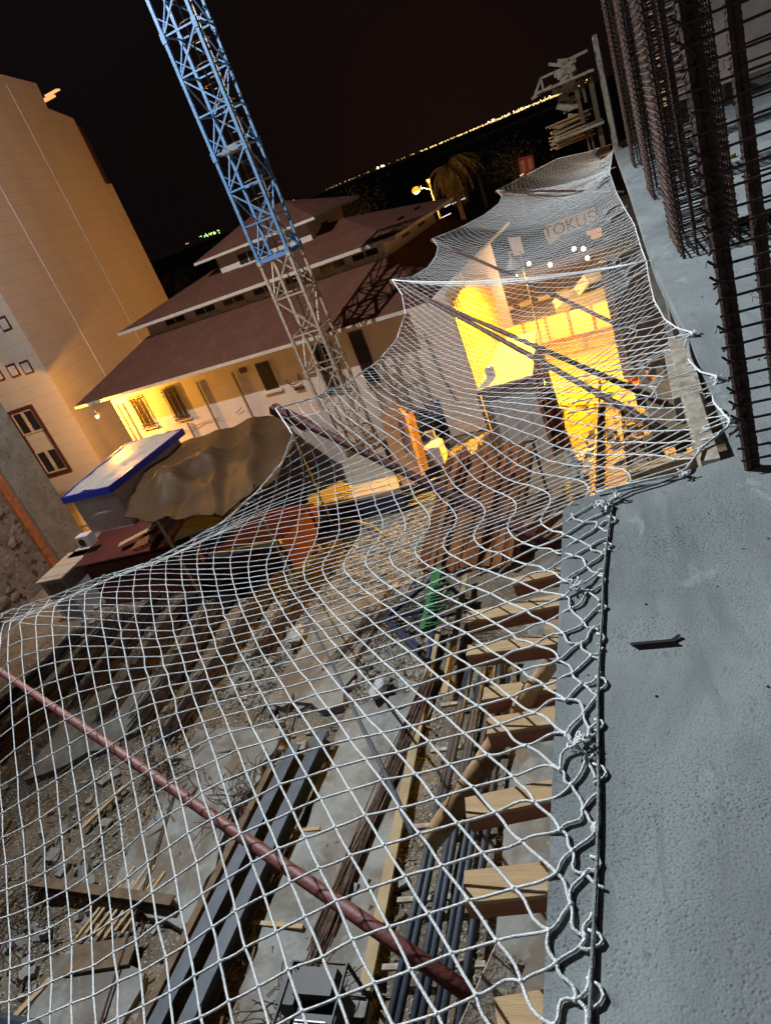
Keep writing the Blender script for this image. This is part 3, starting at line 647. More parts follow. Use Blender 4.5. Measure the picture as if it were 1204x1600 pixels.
# ================================================================== TOWER CRANE
cx, cy = -9.12, 20.5
crane = thing('tower_crane', (cx, cy, 0), 'lattice tower crane mast, blue above and dirty white below', 'tower crane')
corners = [(cx-.5, cy-.5), (cx+.5, cy-.5), (cx+.5, cy+.5), (cx-.5, cy+.5)]
bay = 1.13; z = 0.; k = 0; ztop = 20.; zsw = CAMZ-1.12
nb_w = 6; bw = (zsw-.15)/6
def mast_part(name, m, z0, nb, bh):
    sec = MB()
    for x, y in corners: sec.beam((x, y, z0), (x, y, z0+nb*bh), .085, .085, up=(0, 1, 0))
    p = sec.build(name, m, crane)
    br = MB()
    for i in range(nb):
        za = z0+i*bh; zb = za+bh
        for f in range(4):
            (xa, ya), (xb, yb) = corners[f], corners[(f+1) % 4]
            br.beam((xa, ya, za+.03), (xb, yb, za+.03), .04, .04)
            if i % 2 == (f % 2): br.beam((xa, ya, za+.03), (xb, yb, zb), .038, .038)
            else: br.beam((xb, yb, za+.03), (xa, ya, zb), .038, .038)
            if f % 2 == 0: br.beam(((xa+xb)/2, (ya+yb)/2, za+.03), (xa if i % 2 == (f % 2) else xb, ya, zb-bh*.5), .022, .022)
    for x, y in corners:
        br.box((x, y, z0+.06), (.13, .13, .12)); br.box((x, y, z0+nb*bh-.06), (.13, .13, .12))
    br.build('bracing', m, p)
    return p
mast_part('mast_section', M_white, .15, 3, bw); mast_part('mast_section', M_white, .15+3*bw, 3, bw)
zz = zsw
for s_ in range(5): mast_part('mast_section', M_blue, zz, 3, .98); zz += 3*.98
b = MB()
for sx in (-.2, .2): b.beam((cx+.1+sx, cy+.22, .3), (cx+.1+sx, cy+.22, zz), .03, .03, up=(0, 1, 0))
z = .4
while z < zz: b.beam((cx-.1, cy+.22, z), (cx+.3, cy+.22, z), .02, .02); z += .28
b.build('ladder', M_galv, crane)
z = zsw+.6
while z < zz:
    b = MB(); b.tube([(cx+.1+.33*math.sin(t*.6-1.8), cy+.22-.36-.0*t+.3*-math.cos(t*.6-1.8)+.3, z) for t in range(7)], .012, 4); z += .5; b.build('ladder_hoop', M_galv, crane)
for zp in (zsw+2.94, zsw+8.8, 2.9):
    b = MB(); b.box((cx-.12, cy+.05, zp), (.72, .85, .035)); b.box((cx-.12, cy-.4, zp+.06), (.74, .04, .16)); b.build('rest_platform', M_galv, crane)
b = MB(); b.box((cx, cy, .1), (2.2, 2.2, .5)); b.build('base_block', M_conc, crane)
b = MB(); b.box((cx, cy, zsw), (1.14, 1.14, .1)); b.v = [v for v in b.v]; 
b = MB()
for f in range(4):
    (xa, ya), (xb, yb) = corners[f], corners[(f+1) % 4]; b.beam((xa, ya, zsw-.02), (xb, yb, zsw-.02), .09, .09)
b.build('splice_frame', M_blue, crane)
flt = thing('site_floodlight', FL, 'two-headed site floodlight hanging on a cable above the yard', 'floodlight')
b = MB(); b.tube([(FL[0], FL[1]+.25, FL[2]+.25), (FL[0], FL[1]+.25, FL[2]+9)], .02, 5); b.build('cable', M_galv, flt)
b = MB(); b.box((FL[0]-.1, FL[1]+.25, FL[2]+.22), (.5, .9, .1)); b.build('housing', M_galv, flt)

# ================================================================== WHITE VILLA
th = rad(-7.0); dx = V((math.cos(th), math.sin(th), 0)); dy = V((-math.sin(th), math.cos(th), 0)); V0 = V((-21.74, 23.37, 0))
villa = thing('white_villa', V0+dx*9+dy*5, 'low white villa with brown tiled hip roofs in three tiers behind the crane', 'house')
def L_(x, y, z): return V0+dx*x+dy*y+V((0, 0, z))
RV = Matrix.Rotation(th, 3, 'Z')
def vb(x0, x1, y0, y1, z0, z1, b=None):
    b = b or MB(); b.box(L_((x0+x1)/2, (y0+y1)/2, (z0+z1)/2), (x1-x0, y1-y0, z1-z0), M=RV); return b
def vroof(x0, x1, y0, y1, z0, z1, hip, name='roof', ridge=None, thick=.1, open_top=None):
    b = MB(); ym = (y0+y1)/2
    lo = [L_(x0, y0, z0), L_(x1, y0, z0), L_(x1, y1, z0), L_(x0, y1, z0)]
    if open_top:
        a0, a1, c0, c1 = open_top; hi = [L_(a0, c0, z1), L_(a1, c0, z1), L_(a1, c1, z1), L_(a0, c1, z1)]
        b.add(lo+hi, [(0,1,5,4),(1,2,6,5),(2,3,7,6),(3,0,4,7)])
    else:
        hi = [L_(x0+hip[0], ym, z1), L_(x1-hip[1], ym, z1)]
        b.add(lo+hi, [(0,1,5,4),(2,3,4,5),(1,2,5),(3,0,4)])
    r = b.build(name, M_roof, villa)
    sf = MB(); sf.add(lo+[p+V((0,0,-.12)) for p in lo], [(0,4,5,1),(1,5,6,2),(2,6,7,3),(3,7,4,0),(4,7,6,5)]); sf.build('fascia', M_trim, r)
    return r
EH = 4.5
low = vb(1.0, 15.5, 1.0, 11.5, 0, EH-.12).build('wall', M_render, villa)
vroof(0, 16.3, 0, 12.5, EH, 5.82, (0, 0), open_top=(2.3, 14.3, 3.35, 9.6))
up = vb(2.5, 14.1, 3.4, 9.5, 5.0, 6.35).build('clerestory_wall', M_render, villa)
b = MB(); vb(2.42, 14.2, 3.28, 3.4, 5.74, 5.85, b); b.build('sill_band', M_trim, up)
vroof(1.5, 14.9, 2.7, 10.1, 6.42, 7.35, (3.9, 3.4))
def vwin(x0, x1, y, z0, z1, mull=1, grille=False, face='front', parent=None, frame=M_trim):
    f = MB(); t = .05
    vb(x0, x1, y-.03, y-.002, z0, z0+t, f); vb(x0, x1, y-.03, y-.002, z1-t, z1, f); vb(x0, x0+t, y-.03, y-.002, z0+t, z1-t, f); vb(x1-t, x1, y-.03, y-.002, z0+t, z1-t, f)
    for k in range(mull):
        xm = x0+(x1-x0)*(k+1)/(mull+1); vb(xm-.02, xm+.02, y-.028, y-.003, z0+t, z1-t, f)
    w = f.build('window', frame, parent or villa)
    g_ = MB(); vb(x0+t, x1-t, y-.012, y-.004, z0+t, z1-t, g_); g_.build('pane', M_glass, w)
    if grille:
        q = MB(); n_ = 8
        for k in range(n_): xx = x0+(x1-x0)*(k+.5)/n_; vb(xx-.012, xx+.012, y-.11, y-.09, z0-.05, z1+.05, q)
        for zz_ in (z0+.02, z0+.16, z1-.28, z1-.1): vb(x0-.03, x1+.03, y-.115, y-.085, zz_-.012, zz_+.012, q)
        q.build('grille', M_rust, w)
    q = MB(); vb(x0-.05, x1+.05, y-.1, y-.002, z0-.07, z0-.003, q); q.build('sill', M_trim, w)
    return w
for i, x in enumerate((3.55, 5.2, 6.7, 8.25, 9.8, 11.35, 12.75)):
    vwin(x, x+1.15, 3.4, 5.93, 6.24, 1)
vwin(1.95, 2.75, 1.0, 2.62, 4.0, 2, True); vwin(3.86, 4.66, 1.0, 2.62, 4.0, 2, True)
vwin(8.6, 9.35, 1.0, 2.8, 4.0, 0); vwin(11.1, 12.1, 1.0, 2.3, 4.05, 1); vwin(12.8, 13.35, 1.0, 2.1, 4.1, 0, frame=M_frame)
b = MB()
for x in (1.25, 1.55, 4.35, 5.75, 7.55): 
    for zz_ in np.arange(0.2, 4.2, 1.0): pass
    vb(x-.035, x+.035, .9, .97, .2, 3.9 if x != 4.35 else 2.4, b)
b.build('drain_pipe', M_galv, villa)
b = MB(); vb(7.9, 8.2, .95, .998, 3.75, 3.95, b); vb(9.9, 10.3, .9, .998, 2.6, 2.7, b); b.build('vent', M_frame, villa)
b = MB(); b.tube([L_(9.7, .93, 3.1), L_(9.75, .9, 2.95), L_(9.95, .88, 2.85), L_(10.25, .9, 2.9), L_(10.3, .93, 3.2)], .02, 5); b.tube([L_(3.0, .95, 2.3), L_(4.2, .9, 2.1), L_(5.0, .95, 2.25), L_(6.1, .9, 2.3)], .012, 4); b.tube([L_(6.9, .93, 2.3), L_(7.3, .88, 2.5)], .015, 4); b.build('cable', M_black, villa)
# third tier
tw = vb(6.0, 10.6, 5.2, 8.6, 6.4, 7.72).build('tower_wall', M_render, villa)
b = MB()
lo = [L_(5.3, 4.6, 7.82), L_(11.3, 4.6, 7.82), L_(11.3, 9.2, 7.82), L_(5.3, 9.2, 7.82)]; hi = [L_(7.6, 6.9, 8.72), L_(9.1, 6.9, 8.72)]
b.add(lo+hi, [(0,1,5,4),(2,3,4,5),(1,2,5),(3,0,4)]); rf_ = b.build('tower_roof', M_roof, villa)
b = MB(); b.add(lo+[p+V((0,0,-.1)) for p in lo], [(0,4,5,1),(1,5,6,2),(2,6,7,3),(3,7,4,0),(4,7,6,5)]); b.build('fascia', M_trim, rf_)
vwin(7.0, 8.6, 5.2, 7.05, 7.55, 2)
b = MB()
for y in (5.3, 7.3): vb(14.105, 14.14, y, y+.75, 6.0, 6.7, b)
b.build('gable_window', M_frame, villa)
b = MB(); vb(10.605, 10.64, 6.3, 6.9, 7.0, 7.45, b); b.build('tower_window', M_frame, villa)
# corner wall lamp
lc = L_(.75, .95, 3.15); lc = G(152, 650, 0); lc = GY(152, 650, 23.0)
wl = thing('wall_lamp', lc, 'glowing orange wall lamp on a bracket at the left corner of the white villa', 'wall lamp')
b = MB(); b.tube([L_(1.0, 1.0, lc.z+.55), lc+V((.1, .1, .6)), lc+V((0, 0, .25))], .02, 6); b.build('bracket', M_galv, wl)
b = MB(); b.tube([lc+V((0, 0, .27)), lc+V((0, 0, .1)), lc+V((0, 0, .06))], [.03, .09, .17], 12); b.build('shade', M_galv, wl)
b = MB(); b.ball(lc, .085, 12, 8); b.build('globe', M_sod, wl, smooth=True)
pl = lamp('wall_lamp_light', 'POINT', lc+V((.02, -.02, -.16)), 330, SOD, shadow_soft_size=.05); pl.data.energy = 1700; pl.name = 'wall_lamp_light'

# ================================================================== TALL BUILDING AT THE LEFT
K = V((-24.5, 26, 0)); dR = V((-math.sin(rad(15)), math.cos(rad(15)), 0)); nR = V((dR.y, -dR.x, 0))
tall = thing('tall_building', K, 'tall windowless-sided beige clad building at the left edge', 'building')
b = MB()
prof = [(0, 0), (0, 19.5), (16.1, 19.5), (16.0, 18.2), (19.4, 17.8), (20.4, 17.5), (20.4, 0)]
prof = [(0, -.2), (0, 19.5), (16.1, 19.5), (15.9, 18.15), (19.3, 17.8), (19.3, -.2)]
A_ = [K+dR*s+V((0, 0, z)) for s, z in prof]; b.prism(A_, (-12, 0, 0))
wall = b.build('side_wall', M_clad, tall)
b = MB(); b.prism([K+dR*19.31+V((0,0,-.2)), K+dR*19.31+V((0,0,13.8)), K+dR*20.4+V((0,0,13.8)), K+dR*20.4+V((0,0,-.2))], (-10, 0, 0)); b.build('end_wall', M_clad, tall)
b = MB(); b.prism([K+dR*19.32-nR*.1+V((0,0,13.8)), K+dR*19.32-nR*.1+V((0,0,17.4)), K+dR*20.4-nR*.1+V((0,0,17.4)), K+dR*20.4-nR*.1+V((0,0,13.8))], (-10, 0, 0)); b.build('balcony_screen', M_frame, tall)
b = MB(); b.prism([K+V((.0, -.012, -.2)), K+V((-13, -.012, -.2)), K+V((-13, -.012, 19.52)), K+V((.012, -.012, 19.52))], (-.83, 3.09, 0)); b.build('front_wall', M_clad, tall)
b = MB()
for s_, r_ in ((5.15, .06), (11.85, .07)):
    p = K+dR*s_+nR*.02; b.beam(p+V((0,0,.1)), p+V((0,0,19.2 if s_ < 11 else 19)), r_*2.2, .03, up=nR)
    for zz_ in np.arange(.8, 19, 1.55): b.beam(p+V((0,0,float(zz_))), p+V((0,0,float(zz_)+.08)), r_*2.8, .036, up=nR)
b.build('drain_pipe', M_whitebox, tall)
def fwin(x0, x1, z0, z1, fr=.16):
    y = 26-.02; b = MB()
    b.bb(x0, x1, y-.09, y-.001, z0, z0+fr); b.bb(x0, x1, y-.09, y-.001, z1-fr, z1); b.bb(x0, x0+fr, y-.09, y-.001, z0+fr, z1-fr); b.bb(x1-fr, x1, y-.09, y-.001, z0+fr, z1-fr)
    w = b.build('window', M_frame, tall)
    for za, zb in ((z0+fr, z0+1.35), (z1-1.3, z1-fr)):
        q = MB(); xm = (x0+x1)/2
        for a_, c_ in ((x0+fr, xm-.03), (xm+.03, x1-fr)): 
            q.bb(a_, c_, y-.05, y-.002, za, za+.07); q.bb(a_, c_, y-.05, y-.002, zb-.07, zb); q.bb(a_, a_+.07, y-.05, y-.002, za+.07, zb-.07); q.bb(c_-.07, c_, y-.05, y-.002, za+.07, zb-.07)
        sh = q.build('sash', M_frameW, w)
        q = MB(); 
        for a_, c_ in ((x0+fr, xm-.03), (xm+.03, x1-fr)): q.bb(a_+.07, c_-.07, y-.03, y-.004, za+.07, zb-.07)
        q.build('pane', M_glass, w)
fwin(-27.95, -26.3, CAMZ-7.3, CAMZ-3.7)
for px_, py_ in ((8, 505), (22, 578), (43, 573), (-2, 585)):
    c_ = GY(px_, py_, 26); b = MB(); b.bb(c_.x-.27, c_.x+.27, 25.93, 25.975, c_.z-.3, c_.z+.3); w = b.build('small_window', M_frame, tall)
    b = MB(); b.bb(c_.x-.2, c_.x+.2, 25.91, 25.928, c_.z-.24, c_.z+.2); b.build('pane', M_plaster, w)
# small lit shop canopy glimpsed past the far corner
p = GY(75, 154, 45); b = MB(); b.box(p, (.9, .5, .12)); b.box(p+V((.1, .6, .3)), (1.0, .4, .08)); 
tag(b.build('rooftop_lamp', mat('lit_panel', (.3, .2, .1), .5, emit=(1, .45, .15), es=1.2), origin=p), 'small orange lit panel peeping over the tall building parapet', 'lamp')

# ================================================================== RUINED STONE WALL AT THE LEFT
ruin = thing('stone_wall', (-20.8, 15, 0), 'high old rubble wall with brick and concrete strips at the left edge', 'wall')
b = MB(); rr = random.Random(2)
def rough_wall(x0, x1, y0, y1, z1, n=24):
    b = MB(); P = [(x0, y0, 0)]
    for i in range(n+1): y = y0+(y1-y0)*i/n; P.append((x0, y, z1+rr.uniform(-.15, .15)))
    P.append((x0, y1, 0)); b.prism(P, (x1-x0, 0, 0)); return b
rough_wall(-21.6, -20.6, 7, 17.0, 8.5).build('rubble_face', M_stone, ruin)
rough_wall(-21.5, -20.45, 17.0, 17.35, 9, 4).build('brick_strip', M_brick, ruin)
rough_wall(-21.6, -20.35, 17.35, 18.9, 10, 6).build('concrete_pier', M_conc, ruin)
b = MB(); P = [(-20.6, 12.2, 1.7), (-20.6, 14.6, 1.2), (-20.6, 15.2, 3.3), (-20.6, 14.5, 4.6), (-20.6, 13.0, 4.9), (-20.6, 12., 3.6)]; b.prism(P, (.03, 0, 0)); b.build('plaster_patch', M_plaster, ruin)
for i in range(60):
    y = rr.uniform(10, 17); z = rr.uniform(.2, 6)
    if 12 < y < 15.2 and 1.2 < z < 4.9: continue
    b = MB() if i == 0 else b; b.ball((-20.62, y, z), rr.uniform(.12, .3), 7, 5, (.35, 1.2, .7))
b.build('protruding_stones', M_stone, ruin)

# ================================================================== HUT, TARP, SHEDS
hz = 3.2
hut = thing('site_hut', (-16.3, 17.7, 0), 'white cabin with a blue-edged sheet over its roof below the orange wall lamp', 'cabin')
c0, c1, c2, c3 = G(112, 790, hz-.35), G(168, 775, hz-.35), G(262, 705, hz-.35), G(215, 725, hz-.35)
c0 = V((-17.0, 16.1, 0)); c1 = V((-15.2, 16.0, 0)); c2 = V((-14.9, 19.6, 0)); c3 = V((-17.2, 19.8, 0))
b = MB(); b.prism([c0, c1, c2, c3], (0, 0, hz-.1)); b.build('wall', M_whitebox, hut)
b = MB(); rr = random.Random(4); rows = []
N = 12
def bil(u, v): return c0.lerp(c1, u).lerp(c3.lerp(c2, u), v)
vs = []; fs = []
for j in range(N+1):
    for i in range(N+1):
        u = -.06+1.12*i/N; v = -.05+1.1*j/N; p = bil(u, v); vs.append((p.x, p.y, hz+.12-.1*abs(u-.5)+rr.uniform(-.02, .02)))
for j in range(N):
    for i in range(N): q = j*(N+1)+i; fs.append((q, q+1, q+N+2, q+N+1))
b.add(vs, fs); b.build('roof_sheet', M_foil, hut, smooth=True)
b = MB(); ring = [bil(-.07, -.06), bil(1.07, -.06), bil(1.07, 1.06), bil(-.07, 1.06)]
for i in range(4):
    p, q = ring[i], ring[(i+1) % 4]; b.beam(p+V((0,0,hz-.02)), q+V((0,0,hz-.02)), .07, .22)
b.build('blue_edge', M_bluetarp, hut)
for v0 in (.2, .62):
    b = MB(); p = bil(1.0, v0); q = bil(1.0, v0+.26); b.beam(p+V((.03,0,hz-.75)), q+V((.03,0,hz-.75)), .04, .5); w = b.build('window', M_trim, hut)
    b = MB(); p = bil(1.0, v0+.03); q = bil(1.0, v0+.115); b.beam(p+V((.055,0,hz-.75)), q+V((.055,0,hz-.75)), .02, .36); p = bil(1.0, v0+.145); q = bil(1.0, v0+.23); b.beam(p+V((.055,0,hz-.75)), q+V((.055,0,hz-.75)), .02, .36)
    b.build('lit_pane', mat('lit_window', (.4, .4, .4), .4, emit=(.8, .85, 1), es=.8), w)

# big brown tarpaulin over posts
tp = [(232, 728, 4.1), (196, 806, 2.1), (245, 812, 2.4), (290, 806, 2.6), (345, 800, 2.7), (392, 775, 2.9), (432, 735, 3.1), (461, 690, 3.2), (452, 655, 3.3), (418, 645, 3.2), (350, 668, 3.15), (285, 690, 3.1), (262, 700, 3.3)]
TPc = [G(x, y, z) for x, y, z in tp]
def tarp_z(x, y):
    z = 2.85
    for (px_, py_, pz_), hgt, w in (((248, 722, 3.7), 0.62, .75), ((306, 703, 3.4), .42, .6)):
        c_ = G(px_, py_, pz_); d = math.hypot(x-c_.x, y-c_.y); z += hgt*max(0, 1-d/(w*2.0))**1.3
    for px_, py_, pz_ in ((248, 722, 3.7), (306, 703, 3.4)):
        c_ = G(px_, py_, pz_); d = math.hypot(x-c_.x, y-c_.y); t_ = math.atan2(y-c_.y, x-c_.x); z += .16*(1-abs(math.sin(2.5*t_+1)))**2*math.exp(-d/1.6)*min(1, d*3)
    q_ = (x*.85+y*.4)*.9+.25*noise.noise(V((x*.5, y*.5, 1))); z += .16*(1-abs(math.sin(q_*math.pi)))**3*max(0, min(1, (x+12.6)/1.2))
    z += .04*math.sin((x*.8+y*.45)*3.6)*max(0, min(1, (x+12.2)/1.5)); z += .05*math.sin(x*5+y*2.2)+.06*noise.noise(V((x, y, 0)))
    return z
from mathutils.geometry import tessellate_polygon
# grid clipped by outline
def inside(x, y, P):
    c_ = False; n = len(P)
    for i in range(n):
        a_, b_ = P[i], P[(i+1) % n]
        if (a_.y > y) != (b_.y > y) and x < (b_.x-a_.x)*(y-a_.y)/(b_.y-a_.y)+a_.x: c_ = not c_
    return c_
OP = [G(x, y, 2.9) for x, y, z in tp if True]
b = MB(); h_ = .11; grid = {}; x0 = min(p.x for p in OP); x1 = max(p.x for p in OP); y0 = min(p.y for p in OP); y1 = max(p.y for p in OP)
NX = int((x1-x0)/h_)+1; NY = int((y1-y0)/h_)+1; vs = []; fs = []
def gv(i, j):
    if (i, j) not in grid: x = x0+i*h_; y = y0+j*h_; grid[(i, j)] = len(vs); vs.append((x, y, tarp_z(x, y)))
    return grid[(i, j)]
for j in range(NY):
    for i in range(NX):
        if inside(x0+(i+.5)*h_, y0+(j+.5)*h_, OP): fs.append((gv(i, j), gv(i+1, j), gv(i+1, j+1), gv(i, j+1)))
b.add(vs, fs)
tarp = thing('brown_tarpaulin', (-11.5, 16.5, 0), 'large brown tarpaulin peaked over two poles, glowing orange from beneath', 'tarpaulin')
b.build('sheet', M_tarp, tarp, smooth=True)
b = MB(); q = [p+V((0, 0, 0)) for p in OP]
for i in range(len(q)):
    a_, c_ = q[i], q[(i+1) % len(q)]
    n_ = max(2, int((c_-a_).length/.3)); pts = []
    for t in range(n_+1): w = a_.lerp(c_, t/n_); pts.append((w.x, w.y, tarp_z(w.x, w.y)-.02))
    b.tube(pts, .03, 5)
b.build('hem', M_tarp, tarp, smooth=True)
b = MB()
for px_, py_ in ((248, 722), (306, 703)):
    b = MB(); c_ = G(px_, py_, 3.6); b.tube([(c_.x, c_.y, 0), (c_.x, c_.y, tarp_z(c_.x, c_.y)-.02)], .04, 6); b.build('pole', M_galv, tarp)
for i in (2, 5, 7, 9, 11):
    b = MB(); b.tube([(OP[i].x, OP[i].y, 0), (OP[i].x, OP[i].y, tarp_z(OP[i].x, OP[i].y)-.03)], .04, 6); b.build('pole', M_galv, tarp)
pole = lamp('tarp_point_light', 'POINT', (-14.2, 18.9, 4.9), 60, SOD, shadow_soft_size=.1)  # bare sodium-coloured point light beside the tarpaulin, no lamp body
b = MB(); b.bb(-15.4, -9.4, 19.9, 20.1, 0, 2.5); tag(b.build('low_wall', M_render, origin=(-12, 20, 0)), 'low white wall between the tarpaulin and the villa', 'wall')

# red metal shed
shed = thing('red_shed', (-12, 12.5, 0), 'dark red sheet-metal shed with loose boards on its roof', 'shed')
sh0, sh1, sh2, sh3 = G(120, 888, 1.6), G(300, 848, 1.6), G(285, 800, 1.75), G(168, 822, 1.75)
b = MB(); b.prism([(p.x, p.y, 0) for p in (sh0+V((.15,.1,0)), sh1+V((-.1,.1,0)), sh2, sh3+V((.1,0,0)))], (0, 0, 1.5)); b.build('wall', M_redmetal, shed)
b = MB(); b.prism([sh0, sh1, sh2, sh3], (0, 0, .05)); rfm = b.build('roof', M_redmetal, shed)
b = MB(); d = (sh1-sh0); n_ = 60
for i in range(n_): p = sh0.lerp(sh1, (i+.5)/n_); b.beam(p+V((0, -.02, .055)), sh3.lerp(sh2, (i+.5)/n_)+V((0, 0, .055)), .03, .02)
b.build('roof_ribs', M_redmetal, rfm)
b = MB(); a_, c_ = G(205, 860, 1.75), G(245, 812, 1.95)
for i in range(7): o = V((.12*i, .02*i, .012*i)); b.beam(a_+o*.9, c_+o, .06, .03)
tag(b.build('corrugated_sheet', M_corr, origin=a_), 'orange-lit corrugated sheet on the left of the shed roof', 'roofing sheet')
b = MB(); b.beam(G(186, 852, 1.85), G(243, 822, 2.0), .28, .03); tag(b.build('loose_board', M_wood, origin=G(186, 852, 2.8)), 'single orange-lit board lying across the red shed roof', 'board')
b = MB(); a_, c_ = G(247, 857, 1.8), G(283, 805, 1.95)
for i in range(6): o = V((.1*i, .015*i, 0)); b.beam(a_+o, c_+o, .05, .03)
tag(b.build('corrugated_sheet', M_corr, origin=a_), 'bright orange ribbed sheet beside the beige board', 'roofing sheet')
b = MB(); b.prism([G(272, 846, 1.85), G(345, 820, 1.85), G(380, 788, 1.9), G(310, 802, 1.9), G(292, 815, 1.9)], (0, 0, .04)); tag(b.build('beige_board', M_beige, origin=G(320, 815, 2.8)), 'large pale beige board over the right end of the shed', 'board')
sh = thing('red_container', (-8.5, 12.5, 0), 'low dark red container half hidden by the folded net', 'container')
q = [G(330, 868, .95), G(440, 846, .95), G(490, 785, .95), G(395, 800, .95)]
b = MB(); b.prism([(p.x, p.y, 0) for p in q], (0, 0, .95)); b.build('body', M_redmetal, sh)
b = MB(); b.beam(q[0]+V((0, -.05, .02)), q[1]+V((0, -.05, .02)), .1, .14); b.build('top_rail', M_whitebox, sh)
# white cabinets and air conditioner by the wall
def cabinet(px, py, z, w, d, rz, label):
    p = G(px, py, z); t = thing('cabinet', (p.x, p.y, 0), label, 'cabinet', 'white cabinets beside the red shed')
    b = MB(); b.box((p.x, p.y, z/2), (w, d, z), rz); b.build('body', M_whitebox, t)
    b = MB(); b.box((p.x, p.y, z+.03), (w+.15, d+.15, .05), rz); b.build('top', M_beige, t)
    b = MB(); b.box((p.x+w*.05, p.y-d/2-.012, z/2), (w*.7, .02, z*.8), 0); b.build('door', M_galv, t)
cabinet(103, 885, 1.5, .9, 1.5, 0, 'white cabinet with a dark-edged brown top, left of the red shed')
cabinet(138, 856, 1.5, .7, 1.0, 0, 'small grey cabinet behind the white one at the shed corner')
p = G(135, 843, 2.1); t = thing('air_conditioner', (p.x, p.y, 2.6), 'small white air conditioner unit beside the orange slit of wall', 'air conditioner')
b = MB(); b.box(p, (.5, .3, .36)); b.build('case', M_whitebox, t)
b = MB(); b.tube([p+V((-.05, -.15, 0)), p+V((-.05, -.17, 0))], .12, 14); b.build('fan_grille', M_black, t)
for i, (x, y) in enumerate(((300, 862), (330, 852))): pass

# ================================================================== SITE MATERIALS
def bundle(x0, y0, x1, y1, w, h, n, r, name, m, label, cat, group=None, lift=.06, jit=.03, seg=6):
    t = MB(); rr = random.Random(int(abs(x0*37+y0*11)))
    for i in range(n):
        ox = rr.uniform(-w/2, w/2); oz = abs(rr.gauss(0, .45))*h*(1-abs(ox)/w); e0, e1 = rr.uniform(-.35, .35), rr.uniform(-.35, .35)
        a_ = V((x0, y0, 0)); c_ = V((x1, y1, 0)); d = (c_-a_).normalized(); sd = V((-d.y, d.x, 0)); pts = []
        ph = rr.uniform(0, 6)
        for k in range(seg+1):
            p = (a_+d*e0).lerp(c_+d*e1, k/seg)+sd*(ox+jit*math.sin(ph+k*1.3)); pts.append((p.x, p.y, gh(p.x, p.y)+lift+oz+.02*math.sin(ph+k)))
        t.tube(pts, r, 5)
    return tag(t.build(name, m, origin=((x0+x1)/2, (y0+y1)/2, 0)), label, cat, group)
RB = [(-10.2, 8.6, -9.9, 14.4, .55, .3, 70), (-11.4, 9.0, -11.2, 14.4, .6, .32, 70), (-12.6, 9.4, -12.5, 14.2, .6, .3, 70), (-13.8, 9.9, -13.9, 14.0, .6, .28, 60), (-15.2, 8.4, -15.0, 13.4, .7, .35, 70), (-16.6, 9.3, -16.3, 13.0, .6, .3, 50), (-9.0, 11.0, -8.6, 15.2, .55, .3, 60)]
names = ['fifth from the left', 'fourth from the left', 'third of the seven counted from the shed', 'second short one under the shed', 'one nearest the left border of the photo', 'far left one behind the red boom', 'rightmost one, next to the thin grey pole']
names = ['dark rebar bundle in the middle of the row, its cut ends nearest the thin beams', 'dark rebar bundle left of the middle of the row', 'dark rebar bundle in the row straight below the red shed front', 'dark rebar bundle in the row below the white cabinets', 'wide dark rebar bundle crossed by the tip of the nearest red boom', 'short dark rebar bundle at the left edge beneath the stone wall', 'rightmost dark rebar bundle, beside the curved grey pole']
for r_, nm in zip(RB, names): bundle(*r_, .014, 'rebar_bundle', M_rustd, nm, 'rebar bundle', 'rebar bundles lying on the soil')
bundle(-5.3, 4.4, -4.6, 9.4, .28, .26, 45, .012, 'rebar_bundle', mat('brown_rebar_bundle', (.17, .1, .07), .8, (.06, .04, .035), 9.), 'long brown rebar bundle lying beside the blue tubes', 'rebar bundle')
bundle(-6.9, 10.3, -6.4, 11.8, .5, .2, 40, .012, 'rebar_bundle', mat('brown_rebar_bundle', (.17, .1, .07)), 'short brown rebar bundle left of the green bending machine', 'rebar bundle')
# stack of brown steel tubes leaning together
k = 0; rr = random.Random(21)
pos = ['far left', 'left']
M_lean = mat('sodium_tinted_plank', (.36, .13, .03), .75, (.12, .045, .022), 3., (.3, .7), .3, 30)  # orange sodium glow is put into the plank colour
rk_ = thing('plank_rack', (-4.2, 15, 0), 'low steel rack carrying the leaning brown planks', 'rack')
b = MB(); e0 = G(700, 722, 1.72)+V((0, .12, 0)); e1 = G(838, 690, 1.72)+V((0, .12, 0)); b.tube([e0, e1], .035, 6); b.build('rail', M_rust, rk_)
for t_ in (.05, .5, .95): b = MB(); q = e0.lerp(e1, t_); b.tube([(q.x, q.y, 0), q], .035, 6); b.build('post', M_rust, rk_)
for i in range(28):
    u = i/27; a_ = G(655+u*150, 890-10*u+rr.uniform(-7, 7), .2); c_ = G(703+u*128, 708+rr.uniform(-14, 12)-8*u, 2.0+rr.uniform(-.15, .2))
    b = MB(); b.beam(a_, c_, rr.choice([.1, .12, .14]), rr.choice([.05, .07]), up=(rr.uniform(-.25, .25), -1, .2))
    tag(b.build('leaning_plank', M_lean, origin=a_), 'long brown plank leaning in the dense row beyond the green machine, orange at its top', 'plank', 'brown planks leaning in a dense row')
